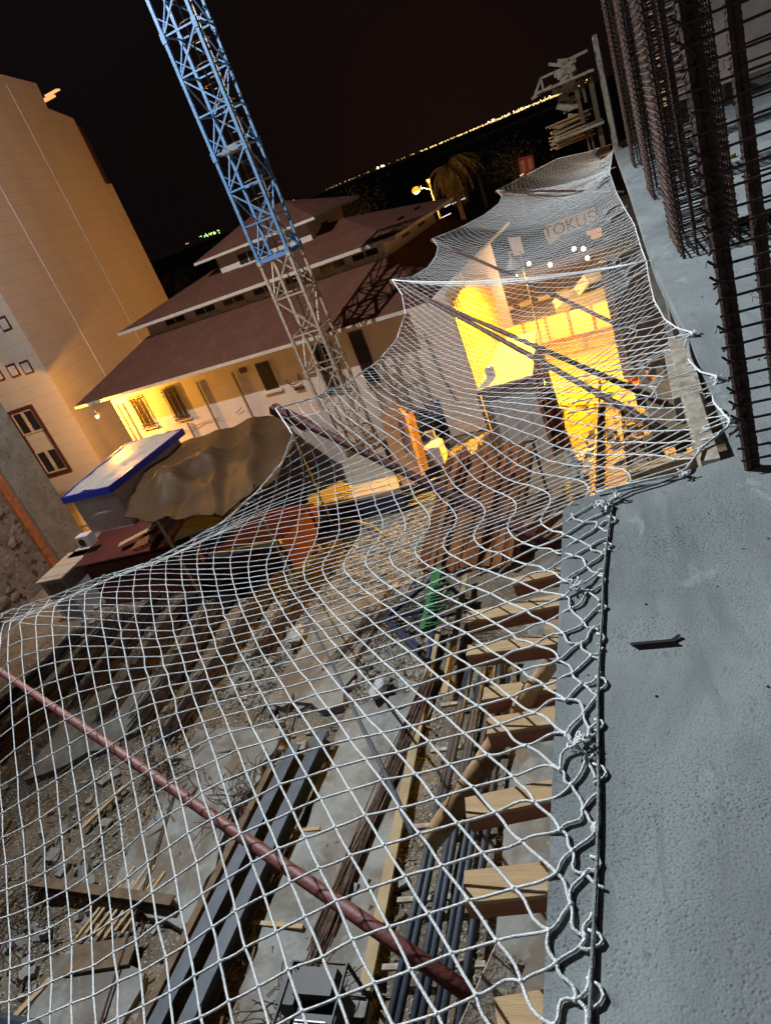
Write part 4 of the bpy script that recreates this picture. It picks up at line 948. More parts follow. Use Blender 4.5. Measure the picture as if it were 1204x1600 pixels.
# blue tubes by the slab with laths between
for i in range(7):
    x = -4.0+i*.135; b = MB(); zt = .3+.11*(i % 2)
    b.tube([(x+rr.uniform(-.03, .03), 2.2, zt), (x+.12+rr.uniform(-.03, .03), 9.6+rr.uniform(-.5, .5), zt)], .05, 8)
    tag(b.build('blue_tube', M_bluepipe, origin=(x, 5, .3), smooth=True), ['outermost dark blue tube of the stack, beside the yellowish board', 'second dark blue tube from the yellowish board', 'third dark blue tube from the yellowish board', 'middle dark blue tube of the stack of seven', 'third dark blue tube from the slab side', 'second dark blue tube from the slab side', 'innermost dark blue tube, nearest the slab edge'][i], 'tube', 'dark blue tubes below the slab edge')
for i, y in enumerate((3.5, 4.25, 5.1, 6.2, 7.6, 8.6)):
    b = MB(); b.beam((-4.25, y, .24), (-2.95, y+.1, .24), .07, .05)
    tag(b.build('spacer_lath', M_plank, origin=(-3.6, y, .2)), ['nearest pale lath under the blue tubes', 'second pale lath under the blue tubes, in front of the red boom end', 'third pale lath under the blue tubes', 'fourth pale lath under the blue tubes, just below the log foot', 'fifth pale lath under the blue tubes, beside the leaning log', 'farthest pale lath under the blue tubes'][i], 'lath', 'laths spacing the blue tubes')
# dark blue steel beams in the middle
def ibeam(p, q, w, h, m, label):
    b = MB(); p = V(p); q = V(q); b.beam(p, q, w, .03); b.beam(p+V((0,0,-h)), q+V((0,0,-h)), w, .03); b.beam(p+V((0,0,-h/2)), q+V((0,0,-h/2)), .04, h-.03)
    tag(b.build('steel_beam', m, origin=p), label, 'steel beam')
M_beam = mat('slate_blue_steel', (.075, .09, .115), .5, (.045, .05, .06), 3.)
ibeam((-6.35, 8.05, .42), (-6.75, 1.8, .42), .22, .25, M_beam, 'right one of two slate blue steel beams in the middle of the site')
ibeam((-6.8, 7.8, .42), (-7.2, 1.8, .42), .22, .25, M_beam, 'left one of two slate blue steel beams in the middle of the site')
ibeam((-7.2, 7.4, .32), (-7.5, 1.8, .32), .12, .15, M_oldwood, 'narrow rust-brown beam along the left of the two slate blue beams')
ibeam((-11.2, 5.3, .3), (-7.9, 5.0, .3), .16, .15, M_oldwood, 'dark brown beam lying crosswise on the soil at the left')
def flat(p, q, w, h, name, m, label, cat, z=.2, g=None):
    b = MB(); p = V((p[0], p[1], gh(*p[:2])+z)); q = V((q[0], q[1], gh(*q[:2])+z)); b.beam(p, q, w, h); return tag(b.build(name, m, origin=p), label, cat, g)
flat((-4.75, 10.9), (-4.45, 4.0), .16, .05, 'board', mat('yellow_board', (.4, .31, .17), .8, (.3, .22, .12), 3.), 'long yellowish board beside the brown rebar bundle', 'board')
flat((-4.2, 8.8), (-4.35, 12.5), .12, .05, 'board', MATS['yellow_board'], 'yellowish board beyond the blue tubes near the green machine', 'board', .25)
for q_, lab in ((((-5.9, 6.3), (-6.9, 6.25)), 'thin pale lath under the slate blue beams, upper one'), (((-5.6, 4.75), (-6.9, 4.85)), 'thin pale lath across the slate blue beams, lower one')): flat(*q_, .06, .04, 'lath', M_wood, lab, 'lath', .13)
rr = random.Random(31)
for i in range(7):
    x = -9.6+i*.14; flat((x, 4.6+rr.uniform(-.1, .1)), (x+.25, 5.6+rr.uniform(-.2, .2)), .05, .04, 'batten', M_wood, 'short pale batten in the loose pile left of the red boom', 'batten', .12, 'short battens in a loose pile')
for p_, q_, lab in (((-9.9, 3.2), (-9.6, 3.9), 'pale offcut near the left bottom of the site'), ((-12.2, 3.6), (-11.6, 5.2), 'long pale board at the left border of the site'), ((-10.9, 6.4), (-10.5, 7.3), 'thin brown board by the nearest red boom')): flat(p_, q_, .09, .04, 'offcut', M_wood, lab, 'board', .14)
flat((-9.4, 4.15), (-8.3, 4.35), .42, .06, 'brown_sheet', M_oldwood, 'dark brown steamed sheet lying on the muddy concrete', 'sheet', .16)
b = MB(); b.tube([(-10.2, 3.3, .16), (-9.3, 3.25, .18), (-8.5, 2.9, .17), (-7.9, 2.8, .16)], .1, 8); tag(b.build('dark_hose', M_bluepipe, origin=(-9, 3, .1)), 'flat dark grey hose on the soil at the lower left', 'hose')
b = MB(); b.prism([(-9.3, 2.35, .1), (-8.3, 2.25, .1), (-8.2, 2.6, .1), (-9.1, 2.8, .1)], (0, 0, .1)); tag(b.build('dark_mat', M_bluepipe, origin=(-8.8, 2.5, .1)), 'dark flat mat near the bottom left of the site', 'mat')
for p_, q_, c_ in (((-9.2, 7.0), (-8.0, 2.6), 0), ((-7.6, 9.4), (-7.3, 7.4), 0)):
    b = MB(); b.tube([(p_[0], p_[1], .16), (q_[0], q_[1], .17)], .018, 5); tag(b.build('loose_rebar', M_rust, origin=(p_[0], p_[1], .1)), 'single loose bar lying on the wet concrete, '+('long one' if p_[0] < -9 else 'short one'), 'rebar')
# splinters, chunks and offcuts nobody could count
lt_ = MB(); rr = random.Random(99)
for _ in range(1500):
    x = rr.uniform(-17, -4.3); y = rr.uniform(1.4, 16.5); L = rr.choice([.08, .12, .2, .3, .5])*rr.uniform(.6, 1.2); a_ = rr.gauss(1.4, .9)
    p = V((x, y, gh(x, y)+.03+rr.uniform(0, .05))); q = p+V((math.cos(a_)*L, math.sin(a_)*L, rr.uniform(-.02, .06))); lt_.beam(p, q, rr.uniform(.012, .05), rr.uniform(.008, .02))
tag(lt_.build('wood_scraps', MATS['old_board']), 'splinters and thin offcuts littering the soil', 'wood scraps', kind='stuff')
lt_ = MB()
for _ in range(2200):
    x = rr.uniform(-17, -4.3); y = rr.uniform(1.4, 16.5); r = rr.choice([.03, .04, .06, .09, .13])
    if noise.noise(V((x*.5, y*.5, 4))) < -.1: continue
    lt_.box((x, y, gh(x, y)+r*.3), (r*rr.uniform(.8, 2), r*rr.uniform(.8, 1.6), r*.7), M=Matrix.Rotation(rr.uniform(0, 3), 3, (rr.uniform(-.4, .4), rr.uniform(-.4, .4), 1)))
tag(lt_.build('concrete_chunks', mat('broken_concrete', (.32, .31, .29), .9, (.18, .17, .155), 6., (.3, .7), .4, 20)), 'broken concrete chunks littering the soil', 'rubble', kind='stuff')
# wire tangles
def tangle(cx_, cy_, r, n, label, m=M_rust):
    b = MB(); rr = random.Random(int(abs(cx_)*10+cy_))
    for _ in range(n):
        a_ = rr.uniform(0, 6.28); p = V((cx_+rr.uniform(-r, r)*.6, cy_+rr.uniform(-r, r)*.6, .15+rr.uniform(0, .15))); path = [p]
        for k in range(6): a_ += rr.uniform(-.7, .7); p = p+V((math.cos(a_)*r*.25, math.sin(a_)*r*.25, rr.uniform(-.05, .06))); path.append(p)
        b.tube(path, .008, 4)
    tag(b.build('wire_tangle', m, origin=(cx_, cy_, .1)), label, 'wire')
tangle(-11.4, 4.6, .8, 45, 'rusty wire tangle at the left border of the site'); tangle(-7.6, 6.8, .6, 40, 'dark wire heap beside the slate blue beams'); tangle(-5.8, 11.4, .9, 60, 'wire scraps on the gravel left of the green machine'); tangle(-9.8, 7.4, .7, 30, 'wire offcuts near the front ends of the rebar bundles')
tangle(-5.2, 3.6, .5, 40, 'wire coil beside the black generator')
# thin grey pole curving up
b = MB(); pts = [G(452, 838, .6), G(442, 852, .9), G(443, 870, 1.1), G(455, 905, 1.6), G(480, 962, 2.2), G(520, 1040, 3.0), G(560, 1125, 3.7), G(600, 1205, 4.3), G(645, 1305, 4.9)]
b.tube(catm(pts, 3), .021, 8); tag(b.build('curved_pole', M_greyc, origin=pts[0], smooth=True), 'thin grey pole with a bent top slanting through the net', 'pole')
# green bar bender on navy frame
gp = thing('bar_bender', (-4.9, 11.3, 0), 'green bar bending machine on a navy steel frame', 'machine')
b = MB(); a_ = G(684, 888, 1.0); c_ = G(664, 985, .9); b.beam(a_, c_, .2, .09); b.build('green_table', M_green, gp)
b = MB(); rr = random.Random(9)
for i in range(14): p = a_.lerp(c_, .35+.05*i); b.beam(p+V((0, 0, .06)), p+V((.25+rr.uniform(0, .2), rr.uniform(-.1, .1), .1)), .025, .03)
b.build('pins', M_green, gp)
b = MB()
for p_, q_ in ((G(675, 905, .9), G(600, 968, .3)), (G(600, 968, .3), G(655, 1010, .3)), (G(655, 1020, .9), G(600, 968, .3)), (G(690, 915, .85), G(668, 1030, .8)), (G(600, 968, .35), G(660, 955, .8)), (G(668, 1030, .8), G(668, 1030, 0)), (G(690, 905, .85), G(690, 905, 0))): b.beam(p_, q_, .07, .07)
b.build('frame', M_navy, gp)
# black generator at the bottom
gn = thing('generator', (-4.75, 3.55, 0), 'black framed generator at the bottom beside the blue tubes', 'generator')
b = MB(); b.box((-4.75, 3.45, .45), (.55, .7, .4)); b.build('engine', M_black, gn)
b = MB()
for sx in (-.36, .36):
    for sy in (-.45, .45): b.tube([(-4.75+sx, 3.5+sy, .1), (-4.75+sx, 3.5+sy, .85)], .025, 6)
for zz_ in (.15, .85):
    b.tube([(-5.11, 3.05, zz_), (-4.39, 3.05, zz_), (-4.39, 3.95, zz_), (-5.11, 3.95, zz_), (-5.11, 3.05, zz_)], .025, 6)
b.build('frame', M_black, gn)
b = MB(); b.box((-4.75, 3.75, .78), (.5, .3, .16)); b.box((-5.2, 3.75, .5), (.25, .35, .3)); b.build('tank', M_black, gn)
b = MB()
for i in range(6): b.box((-4.75, 3.2+.04*i, .68), (.4, .015, .06))
b.build('cooling_fins', M_galv, gn)
# plastic sheets and scraps
for px_, py_, w_, lab in ((461, 992, .35, 'crumpled pale plastic sheet lying by the rebar bundles'), (592, 1075, .3, 'small white sack near the brown rebar bundle'), (500, 805, .6, 'white sack beside the deck of beige boards')):
    p = G(px_, py_, .25); b = MB(); b.ball(p, w_, 9, 6, (.6, 1.1, .28)); b.v = [tuple(V(v)+V((noise.noise(V(v)*6), noise.noise(V(v)*6+V((5,5,5))), noise.noise(V(v)*7)))*.09) for v in b.v]
    tag(b.build('plastic_sack', M_foil, origin=p), lab, 'sack')
# beige deck
dk = thing('board_deck', (-9, 19, 0), 'wide deck of beige boards behind the gravel', 'deck')
q = [G(482, 792, .7), G(625, 762, .7), G(585, 668, .7), G(470, 690, .7)]
b = MB(); b.prism([p-V((0, 0, .15)) for p in q], (0, 0, .15)); b.build('boards', M_beige, dk)
b = MB(); b.prism([p-V((0, 0, .7)) for p in (q[0], q[1], q[2], q[3])], (0, 0, .5)); b.build('base', M_navy, dk)
for i, (z_, lab) in enumerate(((.45, 'upper'), (.22, 'lower'))):
    b = MB(); a_ = G(470, 806+10*i, z_); c_ = G(700, 745+12*i, z_); b.tube([a_, c_], .07, 8); tag(b.build('blue_beam', mat('blue_tube_paint', (.04, .06, .16), .5), origin=a_, smooth=True), lab+' blue tube along the front of the beige deck', 'tube')
b = MB(); b.tube([G(520, 820, .25), G(545, 812, .3), G(580, 820, .25), G(600, 835, .25)], .03, 6); tag(b.build('yellow_hose', M_yellow, origin=G(550, 815, .2)), 'yellow hose on the rubble in front of the beige deck', 'hose')
# plywood leaning frame, dark machines, white board
pw = thing('plywood_stack', (-7.2, 18.5, 0), 'leaning brown plywood sheets beside the beige deck', 'plywood')
p0_, p1_ = G(605, 640, 2.1), G(650, 768, .3); b = MB(); b.prism([G(592, 650, 1.9), G(612, 628, 2.1), G(632, 650, 1.9), G(658, 745, .5), G(630, 770, .3)], (.08, .1, 0)); b.build('front_sheet', mat('orange_plywood', (.4, .2, .08), .7, (.28, .13, .06), 3.), pw)
b = MB(); b.prism([G(610, 655, 1.7), G(630, 650, 1.8), G(655, 742, .5), G(635, 760, .35)], (.25, .3, 0)); b.build('back_sheet', M_redmetal, pw)
b = MB(); b.box(G(678, 708, .6)+V((0, 0, 0)), (.6, .6, .6)); tag(b.build('white_crate', M_whitebox, origin=G(678, 708, .6)), 'pale square crate between the plywood and the steel tubes', 'crate')
rr = random.Random(77)
for px_, py_, c_, m_, lab in ((664, 655, 'machine', M_black, 'black machine standing by the grey wall'), (690, 640, 'drum', M_navy, 'dark blue drum by the grey wall'), (675, 690, 'barrow', M_galv, 'grey metal bin in front of the drum')):
    p = G(px_, py_, .8); b = MB(); b.tube([(p.x, p.y, 0), (p.x, p.y, .2), (p.x, p.y, .7), (p.x, p.y, .9)], [.3, .33, .33, .2], 12); b.box((p.x, p.y, 1.0), (.3, .2, .3)); b.tube([(p.x-.3, p.y, .5), (p.x-.5, p.y-.2, 1.3)], .03, 5)
    tag(b.build({'machine': 'mixer', 'drum': 'oil_drum', 'barrow': 'metal_bin'}[c_], m_, origin=p), lab, {'machine': 'mixer', 'drum': 'drum', 'barrow': 'bin'}[c_])

# ================================================================== LIT YARD, SHOP, STREET
shop = thing('shop_building', (-7, 24, 0), 'shop with a grey front and a bright yellow ribbed side facing the yard', 'shop')
fx0 = G(760, 662, .1); fx1 = G(800, 550, .1)
sx = -5.2
za = GY(745, 612, 21.4).z
c0 = V((-4.95, 21.4, 0)); c1 = V((-4.83, 28.8, 0)); Hs = 4.5
b = MB(); b.prism([c0, c0+V((0, 3, 0)), c0+V((-1.25, 3, 0)), c0+V((-1.25, 0, 0))], (0, 0, Hs)); b.prism([c0+V((0, 3, 0)), c1, c1+V((-1.6, 0, 0)), c0+V((-1.6, 3, 0))], (0, 0, 3.4)); b.build('wall', M_render, shop)
nrm = (c1-c0).cross(V((0, 0, 1))).normalized()
b = MB(); d = (c1-c0)
for t_ in (.0, .05, .1, .16, .22, .29, .36): 
    p = c0+d*t_+nrm*.06; b.beam(p, p+V((0, 0, Hs+.1)), .12, .12, up=(0, 1, 0))
b.build('pilaster', M_ochre, shop)
b = MB()
for k in range(17):
    z_ = .3+k*.24; b.beam(c0+d*.42+nrm*.05+V((0,0,z_)), c1+nrm*.05+V((0,0,z_*.84)), .03, .06)
b.build('cladding_ribs', M_ochre, shop)
b = MB(); b.prism([c0+d*.40+nrm*.02, c1+nrm*.02, c1+nrm*.02+V((0,0,3.5)), c0+d*.5+nrm*.02+V((0,0,4.3)), c0+d*.40+nrm*.02+V((0,0,Hs-.1))], -nrm*.2); b.build('side_panel', M_ochre, shop)
b = MB(); b.tube([c0+V((-1.0, -.05, 3.6)), c0+V((-.9, -.06, 2.2)), c0+V((-.7, -.05, 1.2))], .02, 5); b.build('cable', M_black, shop)
# flat roofed cabin in front of it
cab = thing('yard_cabin', (-3.3, 19.8, 0), 'grey-fronted cabin whose flat roof shines under the yard lamp', 'cabin')
r0, r1, r2, r3 = G(745, 613, 2.5), G(832, 589, 2.5), G(838, 519, 2.5), G(793, 536, 2.5)
r3 = V((r0.x+.25, r2.y, 2.5))
b = MB(); b.prism([r0, r1, r2, r3], (0, 0, .05)); b.build('roof', M_ochre, cab)
b = MB(); b.prism([V((p.x, p.y, .1)) for p in (r0+V((.06, .06, 0)), r1+V((-.06, .06, 0)), r2+V((-.06, -.06, 0)), r3+V((.06, -.06, 0)))], (0, 0, 2.35)); b.build('wall', M_grey, cab)
b = MB(); b.beam(r0+V((0, 0, -.06)), r1+V((0, 0, -.06)), .06, .12); b.build('fascia', M_redmetal, cab)
for p in (r0, r1): b = MB(); b.beam(V((p.x, p.y-.02, .1)), V((p.x, p.y-.02, 2.4)), .07, .07, up=(0, 1, 0)); b.build('post', M_corr, cab)
for t_ in (.15, .4, .7): b = MB(); p = r1.lerp(r2, t_); b.beam(V((p.x+.03, p.y, .1)), V((p.x+.03, p.y, 2.4)), .09, .09, up=(0, 1, 0)); b.build('post', M_corr, cab)
b = MB(); p = r1+V((.35, .5, 0)); b.beam(V((p.x, p.y, 0)), V((p.x-.1, p.y+.1, 3.0)), .16, .04, up=(0, 1, 0)); tag(b.build('leaning_board', M_corr, origin=(p.x, p.y, 0)), 'pointed orange board leaning at the right of the yard cabin', 'board')
b = MB(); p = r1+V((.28, .5, 0)); b.box((p.x-.02, p.y, 1.05), (.18, .4, 2.1)); tag(b.build('rust_cabinet', M_redmetal, origin=(p.x, p.y, 0)), 'dark rust-brown cabinet between the yard cabin and the bright paving', 'cabinet')
b = MB(); p = G(768, 588, 2.55); b.box(p+V((0, 0, .15)), (.25, .2, .3)); tag(b.build('roof_box', M_grey, origin=p), 'tiny grey box on the cabin roof', 'box')
# yard lamp on a wall arm
yl = GY(812, 520, 22.6); yl = V((-2.95, 22.7, 4.5))
ylt = thing('yard_lamp', yl, 'sodium yard lamp on a short arm above the cabin roof', 'lamp')
b = MB(); b.tube([(r2.x, r2.y, .1), (r2.x+.1, r2.y+.3, 4.95), yl+V((0, 0, .45)), yl+V((0, 0, .2))], .03, 6); b.build('arm', M_galv, ylt)
b = MB(); b.tube([yl+V((0, 0, .27)), yl+V((0, 0, .24)), yl+V((0, 0, -.02))], [.03, .06, .24], 16, cap=False); b.build('shade', M_galv, ylt)
b = MB(); b.ball(yl+V((0, 0, .15)), .05, 10, 6); b.build('bulb', M_sod, ylt)
lamp('yard_lamp_bulb', 'POINT', yl+V((0, 0, .05)), 12000, (1.0, .46, .008), shadow_soft_size=.04)
# low wall with posts beyond the paving
lw = thing('low_yard_wall', (-2.6, 28.8, 0), 'low bright yellow yard wall with thin posts beside the street', 'wall')
w0, w1 = V((-4.9, 29.0, 0)), V((-.35, 28.7, 0)); n_ = 5
b = MB(); b.beam(w0+V((0, 0, .55)), w1+V((0, 0, .55)), .15, 1.1); b.build('panel', M_ochre, lw)
b = MB(); 
for i in range(n_+1): p = w0.lerp(w1, i/n_); b.beam(V((p.x, p.y-.1, 0)), V((p.x, p.y-.1, 1.2)), .1, .05, up=(0, 1, 0))
b.beam(w0+V((0, -.1, .06)), w1+V((0, -.1, .06)), .05, .12); b.build('post', M_corr, lw)
# kerb blocks across the street
for i in range(13):
    p = V((-5.6+i*.95, 36.8+i*.02, .08)); b = MB(); b.box(p, (.62, .3, .2)); tag(b.build('kerb_block', M_ochre, origin=p), ['leftmost painted kerb block, beside the shop wall', 'second kerb block from the shop wall', 'third kerb block from the shop wall', 'fourth kerb block from the shop wall', 'fifth kerb block from the shop wall', 'sixth kerb block from the shop wall', 'middle one of the thirteen kerb blocks', 'sixth kerb block counted back from the grey wall', 'kerb block just left of the parked car', 'kerb block behind the parked car', 'third last kerb block by the grey wall', 'second last kerb block by the grey wall', 'last kerb block by the grey wall'][i], 'kerb block', 'kerb blocks across the street')
# car
cp = G(938, 458, .6); car = thing('parked_car', (cp.x, cp.y, 0), 'pale car parked under the sodium light by the grey wall', 'car')
Rc = Matrix.Rotation(rad(8), 4, 'Z')
def cm(b): return b.xf(Matrix.Translation((cp.x, cp.y, 0)) @ Rc)
b = MB(); sec = [(-2.0, .35), (-2.0, .75), (-1.75, .92), (-.95, 1.0), (-.45, 1.42), (.9, 1.45), (1.5, 1.0), (1.95, .9), (2.0, .35)]
b.prism([(x, -.85, z) for x, z in sec], (0, 1.7, 0)); cm(b).build('body', M_car, car)
b = MB(); b.prism([(-.82, -.86, 1.03), (-.42, -.86, 1.36), (.82, -.86, 1.38), (1.3, -.86, 1.03)], (0, 1.72, 0)); cm(b).build('window', M_glass, car)
for x in (-1.3, 1.25):
    for y in (-.86, .86):
        b = MB(); b.tube([(x, y-.1, .33), (x, y+.1, .33)], .33, 14); w = cm(b).build('wheel', M_black, car)
for y in (-.6, .6): b = MB(); b.box((-2.0, y, .68), (.05, .3, .14)); cm(b).build('headlight', M_trim, car)
# grey wall strip that shades the right of the yard
gw = thing('grey_wall', (.9, 22.3, 0), 'dark grey wall with a pale worn edge right of the lamp-lit yard', 'wall')
b = MB(); b.bb(-.28, 3.2, 22.35, 34, 0, 3.9); b.build('wall', M_greyc, gw)
b = MB(); b.bb(-.5, -.29, 22.3, 22.6, 0, 3.9); b.build('edge', M_conc, gw)
# rubble heap and loose things in the yard
for px_, py_, s_, m_, lab in ((905, 730, .35, M_foil, 'crumpled pale sack in the orange dirt yard'), (945, 690, .4, M_stone, 'low heap of broken brick left of the slab recess'), (985, 665, .45, M_stone, 'brick rubble heap under the dark boom pair'), (1000, 605, .35, M_brick, 'orange-lit broken bricks at the foot of the grey wall'), (1005, 700, .5, M_stone, 'rubble heap nearest the slab recess')):
    p = G(px_, py_, .2); b = MB(); rr = random.Random(px_)
    for i in range(26): b.box((p.x+rr.gauss(0, s_*.6), p.y+rr.gauss(0, s_*.9), .2+rr.uniform(0, s_*.6)), (rr.uniform(.1, .3), rr.uniform(.08, .2), rr.uniform(.06, .16)), M=Matrix.Rotation(rr.uniform(0, 3), 3, (rr.random(), rr.random(), 1)))
    tag(b.build('rubble_heap', m_, origin=p), lab, 'rubble')
b = MB(); b.beam(G(945, 640, .1), G(955, 800, .1)+V((0, 0, 0)), .9, .5); tag(b.build('earth_bank', MATS['dusty_earth'], origin=G(950, 720, 0)), 'brown earth bank running along the building foot', 'bank')
b = MB(); b.beam((-1.5, 13.6, .5), (-1.2, 22.0, .5), .06, .3, up=(0, 0, 1)); tag(b.build('shutter_board', M_corr, origin=(-1.4, 18, .4)), 'long orange-lit formwork board across the dirt yard', 'board')

# string of bulbs, sign, far shops
sg0 = G(850, 350, 2.2)
def panel(pxs, Y, th, name, m, label, cat):
    P = [GY(x, y, Y) for x, y in pxs]; b = MB(); b.prism(P, (0, th, 0)); return tag(b.build(name, m, origin=P[0]), label, cat)
sgn = thing('shop_sign', GY(880, 355, 42), 'long cream shop sign seen through the net', 'sign')
P = [GY(857, 350, 42), GY(930, 322, 42), GY(936, 350, 42), GY(868, 382, 42)]
P = [GY(852, 352, 42), GY(928, 323, 42), GY(933, 345, 42), GY(861, 376, 42)]
b = MB(); b.prism(P, (0, .1, 0)); b.build('board', M_ochre, sgn)
def text(s, loc, size, m, parent, rot=(math.pi/2, 0, 0)):
    cu = bpy.data.curves.new('lettering', 'FONT'); cu.body = s; cu.size = size; cu.extrude = .02; cu.align_x = 'CENTER'; cu.align_y = 'CENTER'
    o = bpy.data.objects.new('lettering', cu); C.objects.link(o)
    dg = bpy.context.evaluated_depsgraph_get(); me = bpy.data.meshes.new_from_object(o.evaluated_get(dg)); bpy.data.objects.remove(o)
    ob = bpy.data.objects.new('lettering', me); C.objects.link(ob); me.materials.clear(); me.materials.append(m)
    ob.parent = parent; ob.location = V(loc)-root_loc(parent); ob.rotation_euler = rot; return ob
text('TOKUŞ', GY(890, 352, 41.95), .85, M_black, sgn)
b = MB()
for k in range(5): p = GY(880+k*9, 368-k*3.4, 41.94); b.box(p, (.32, .03, .12))
b.build('small_lettering', M_black, sgn)
b = panel([(848, 362), (855, 352), (872, 372), (858, 382)], 43, .1, 'white_banner', M_ochre, 'pale triangular banner left of the cream sign', 'banner')
b = panel([(792, 372), (812, 370), (819, 395), (803, 400)], 40, .1, 'white_board', M_whitebox, 'pale square board left of the cream sign', 'board')
b = MB()
for k in range(4): p = GY(925+k*7, 362-k*2+(k % 2)*8, 40); b.box(p, (.6 if k < 2 else .3, .1, .2))
tag(b.build('lit_shelf', mat('lit_shelf', (.4, .22, .1), .6, emit=(1., .42, .12), es=.5), origin=GY(935, 360, 40)), 'small orange lit shelves right of the cream sign', 'shelf')
for i, (x, y) in enumerate(((771, 439), (774, 449), (806, 433), (821, 440), (826, 412), (859, 414), (896, 389), (911, 389), (917, 403))):
    p = GY(x, y, 33); t = thing('hanging_bulb', p, ['leftmost bright bulb over the street, upper of two close ones', 'lower of the two close bulbs at the left end of the bulb row', 'third bulb from the left over the street', 'fourth bulb from the left, lower than its neighbours', 'middle bulb of the row, above its neighbours', 'sixth bulb from the left, alone in the middle gap', 'seventh bulb, left one of the highest close pair', 'eighth bulb, right one of the highest close pair', 'rightmost bulb of the row over the street'][i], 'light bulb', 'bare bulbs strung over the street')
    b = MB(); b.ball(p, .085, 10, 8); b.build('glass', M_bulb, t, smooth=True)
    b = MB(); b.tube([p+V((0, 0, .07)), p+V((0, 0, .25))], .03, 6); b.build('socket', M_black, t)
lamp('bulb_string_light', 'POINT', GY(850, 405, 33), 420, (1., .6, .25), shadow_soft_size=.5)
b = MB(); b.tube([GY(765, 430, 33), GY(806, 428, 33), GY(859, 409, 33), GY(911, 385, 33), GY(935, 372, 33)], .015, 4); tag(b.build('bulb_cable', M_black, origin=GY(850, 410, 33)), 'thin cable carrying the bare bulbs', 'cable')

# street lamp
lt = GY(650, 297, 46.0); bs = V((lt.x+.85, 46.6, 0))
sl = thing('street_lamp', (bs.x, bs.y, 0), 'tall street lamp glowing orange in front of the dark palm', 'street lamp')
b = MB(); b.tube([(bs.x, bs.y, 0), (bs.x, bs.y, 3), (bs.x-.1, bs.y, lt.z-.25), (lt.x+.35, lt.y, lt.z+.02)], [.09, .08, .06, .05], 8); b.build('pole', M_galv, sl, smooth=True)
b = MB(); b.box(lt+V((.12, 0, .1)), (.6, .28, .08)); b.build('head', M_galv, sl)
b = MB(); b.ball(lt, .26, 12, 8, (1.1, 1, .8)); b.build('glass', M_street_glass, sl, smooth=True)
lamp('street_lamp_light', 'POINT', lt+V((0, -.1, -.3)), 5600, (1., .4, .05), shadow_soft_size=.12)
b = MB(); p = GY(669, 282, 50); b.tube([(p.x, 50, 0), p], .06, 6); b.box(p, (.2, .2, .2)); tag(b.build('dark_pole', M_galv, origin=(p.x, 50, 0)), 'thin unlit pole between the street lamp and the palm', 'pole')
# palms
def palm(px_, py_, Y, hpx, crown, label, nfr=46, hang=1.0):
    top = GY(px_, py_, Y); t = thing('palm_tree', (top.x, Y, 0), label, 'palm tree')
    rr = random.Random(int(px_)); b = MB(); b.tube([(top.x+.1, Y, -.3), (top.x+.05, Y, top.z*.5), (top.x, Y, top.z)], [.26, .2, .17], 9); b.build('trunk', M_trunk, t, smooth=True)
    b = MB()
    for i in range(nfr):
        a_ = rr.uniform(0, 6.28); el = rr.uniform(-1.2, 1.1); L = crown*rr.uniform(.75, 1.15); p = V(top); pts = [p]; e2 = el
        for k in range(7):
            e2 -= .28*hang; p = p+V((math.cos(a_)*math.cos(e2), math.sin(a_)*math.cos(e2), math.sin(e2)))*L/7; pts.append(p)
        b.tube(pts, .02, 3)
        for k in range(1, 8):
            for sd in (-1, 1):
                for q in range(2):
                    c_ = pts[k-1].lerp(pts[k], q/2); dr = (pts[k]-pts[k-1]).normalized(); s_ = dr.cross(V((0, 0, 1))); s_.normalize() if s_.length > .01 else None
                    e_ = c_+(s_*sd*.7+dr*.5+V((0, 0, -.5)))*L*.2*rr.uniform(.7, 1.1); o = dr*.035
                    b.add([c_-o, c_+o, e_], [(0, 1, 2)])
    b.build('crown', M_leaf, t); return t
palm(700, 262, 58, 0, 2.9, 'tall palm with a drooping crown right of the street lamp')
palm(272, 432, 72, 0, 3.0, 'small palm glimpsed between the tall building and the villa')
palm(738, 245, 95, 0, 2.8, 'farther faint palm right of the drooping one', 26)
# far street: dim trees, shop, traffic lights
for i, (x, y, s_) in enumerate(((800, 258, 2.6), (560, 330, 3), (385, 402, 2.2))):
    p = GY(x, y, 75); t = thing('far_tree', (p.x, 75, 0), ['dark tree beyond the net at the upper middle', 'dark tree behind the villa roof by the crane', 'dark shrub behind the villa at the left'][i], 'tree')
    b = MB(); b.tube([(p.x, 75, -.3), p], [.3, .12], 7); b.build('trunk', M_trunk, t); rr = random.Random(x); b = MB()
    for k in range(900):
        v_ = V((rr.gauss(0, 1), rr.gauss(0, 1), rr.gauss(0, .7)))*s_*.5; c_ = p+v_; e_ = V((rr.uniform(-1, 1), rr.uniform(-1, 1), rr.uniform(-1, 1)))*.25; f_ = V((rr.uniform(-1, 1), rr.uniform(-1, 1), rr.uniform(-1, 1)))*.25; b.add([c_, c_+e_, c_+f_], [(0, 1, 2)])
    b.build('crown', M_leaf, t)
fs_ = thing('far_shop', GY(820, 262, 70), 'small dim reddish shop front far beyond the net', 'shop')
P = [GY(809, 247, 70), GY(832, 242, 70), GY(836, 268, 70), GY(812, 275, 70)]; b = MB(); b.prism(P, (0, 2, 0)); b.build('wall', mat('dim_red_wall', (.25, .07, .05), .7), fs_)
b = MB(); b.prism([GY(812, 252, 69.9), GY(819, 250, 69.9), GY(822, 268, 69.9), GY(815, 270, 69.9)], (0, .05, 0)); b.prism([GY(823, 249, 69.9), GY(830, 247, 69.9), GY(833, 263, 69.9), GY(826, 266, 69.9)], (0, .05, 0)); b.build('lit_window', mat('dim_window', (.2, .1, .08), .5, emit=(1., .25, .15), es=.06), fs_)
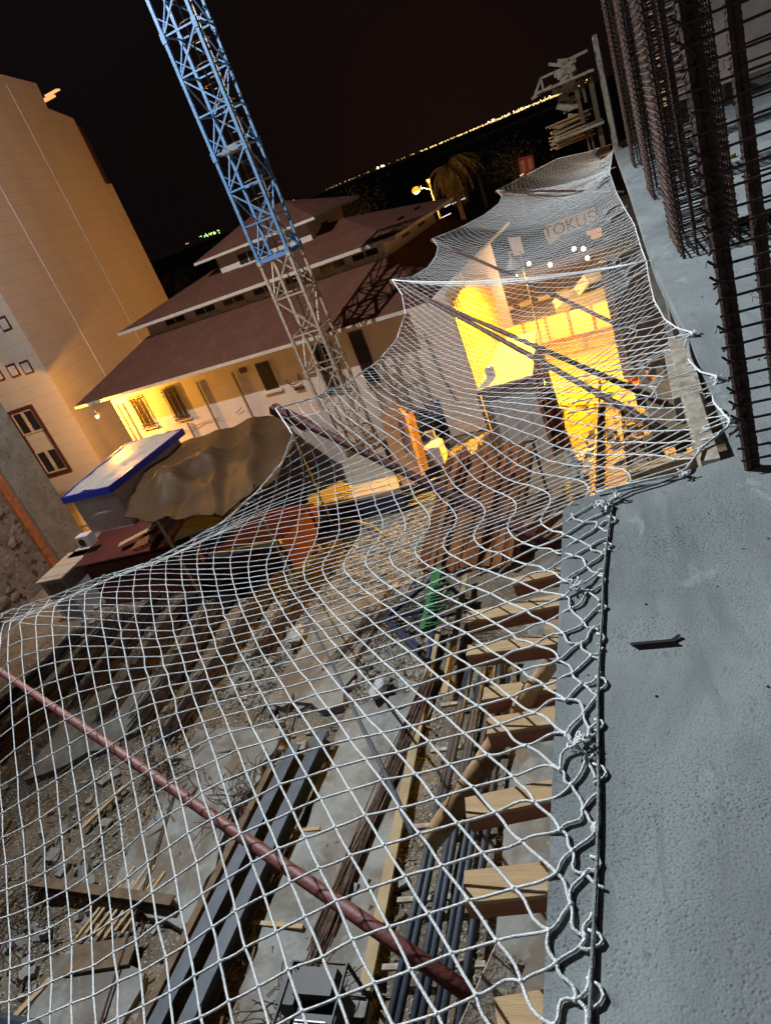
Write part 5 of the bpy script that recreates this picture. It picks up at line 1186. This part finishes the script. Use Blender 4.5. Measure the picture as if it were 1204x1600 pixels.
for i, (x, y, w_, lab) in enumerate(((699, 322, .5, 'white light spot of a far parked vehicle by the palm trunk'), (716, 315, 1.1, 'thin white light streak of a far vehicle right of the palm trunk'), (696, 338, .9, 'dim white streak below the far vehicle lights'), (815, 274, .3, 'single white lamp point below the far red shop'))):
    p = GY(x, y, 58); b = MB(); b.beam(p-V((w_/2, 0, -.03*0)), p+V((w_/2, 0, .08)), .05, .07); tag(b.build('vehicle_light', mat('dim_white_light', (.3, .3, .3), .5, emit=(.95, .97, 1), es=.8), origin=p), lab, 'light')

# ------------------------------------------------------------------ town lights across the bay
def lights(name, m, pts, label, r0, Y=900):
    b = MB(); rr = random.Random(len(pts))
    for x, y, s_ in pts:
        d_ = ray(x, y); p = V((0, 0, CAMZ))+d_*(Y/math.hypot(d_.x, d_.y)); b.ball(p, r0*s_, 6, 4)
    return tag(b.build(name, m, origin=(0, 900, 9)), label, 'lights', kind='stuff')
rr = random.Random(17)
def hor(x): return 300-(x-500)*160/390.
pts = []
for _ in range(300):
    x = 655+(905-655)*rr.random()**.7; pts.append((x, hor(x)-rr.uniform(0, 2.5)*(x-600)/250+1, rr.uniform(.25, .75)))
for _ in range(40): x = rr.uniform(498, 660); pts.append((x, hor(x)-rr.uniform(-.5, .7), rr.uniform(.2, .4)))
for _ in range(26): x = rr.uniform(850, 922); pts.append((x, hor(x)-rr.uniform(1, 7), rr.uniform(.3, .7)))
lights('town_lights', M_town, pts, 'line of yellow town lights across the dark bay', 1.05)
pts = [(590, hor(590)-1, 1.8), (596, hor(596)-1, 1.6), (599, hor(599)-.5, 1.4), (455, 315, .9), (459, 313.5, 1.3)]+[(x, hor(x)-rr.uniform(0, 3), rr.uniform(.5, 1.)) for x in [rr.uniform(760, 905) for _ in range(45)]]
lights('town_lights', M_town2, pts, 'brighter white lamps among the far town lights', .75)
pts = [(rr.gauss(327, 8), 0, rr.uniform(.4, .9)) for _ in range(26)]; pts = [(x, 366-(x-327)*.3+rr.gauss(0, 1.2), s_) for x, _, s_ in pts]+[(291, 381, .6), (294, 380, .5)]
lights('town_lights', M_town, pts[13:], 'yellow part of the small light cluster left of the crane', .95)
lights('town_lights', M_town3, pts[:13], 'green part of the small light cluster left of the crane', .95)

print('objects', len(bpy.data.objects))
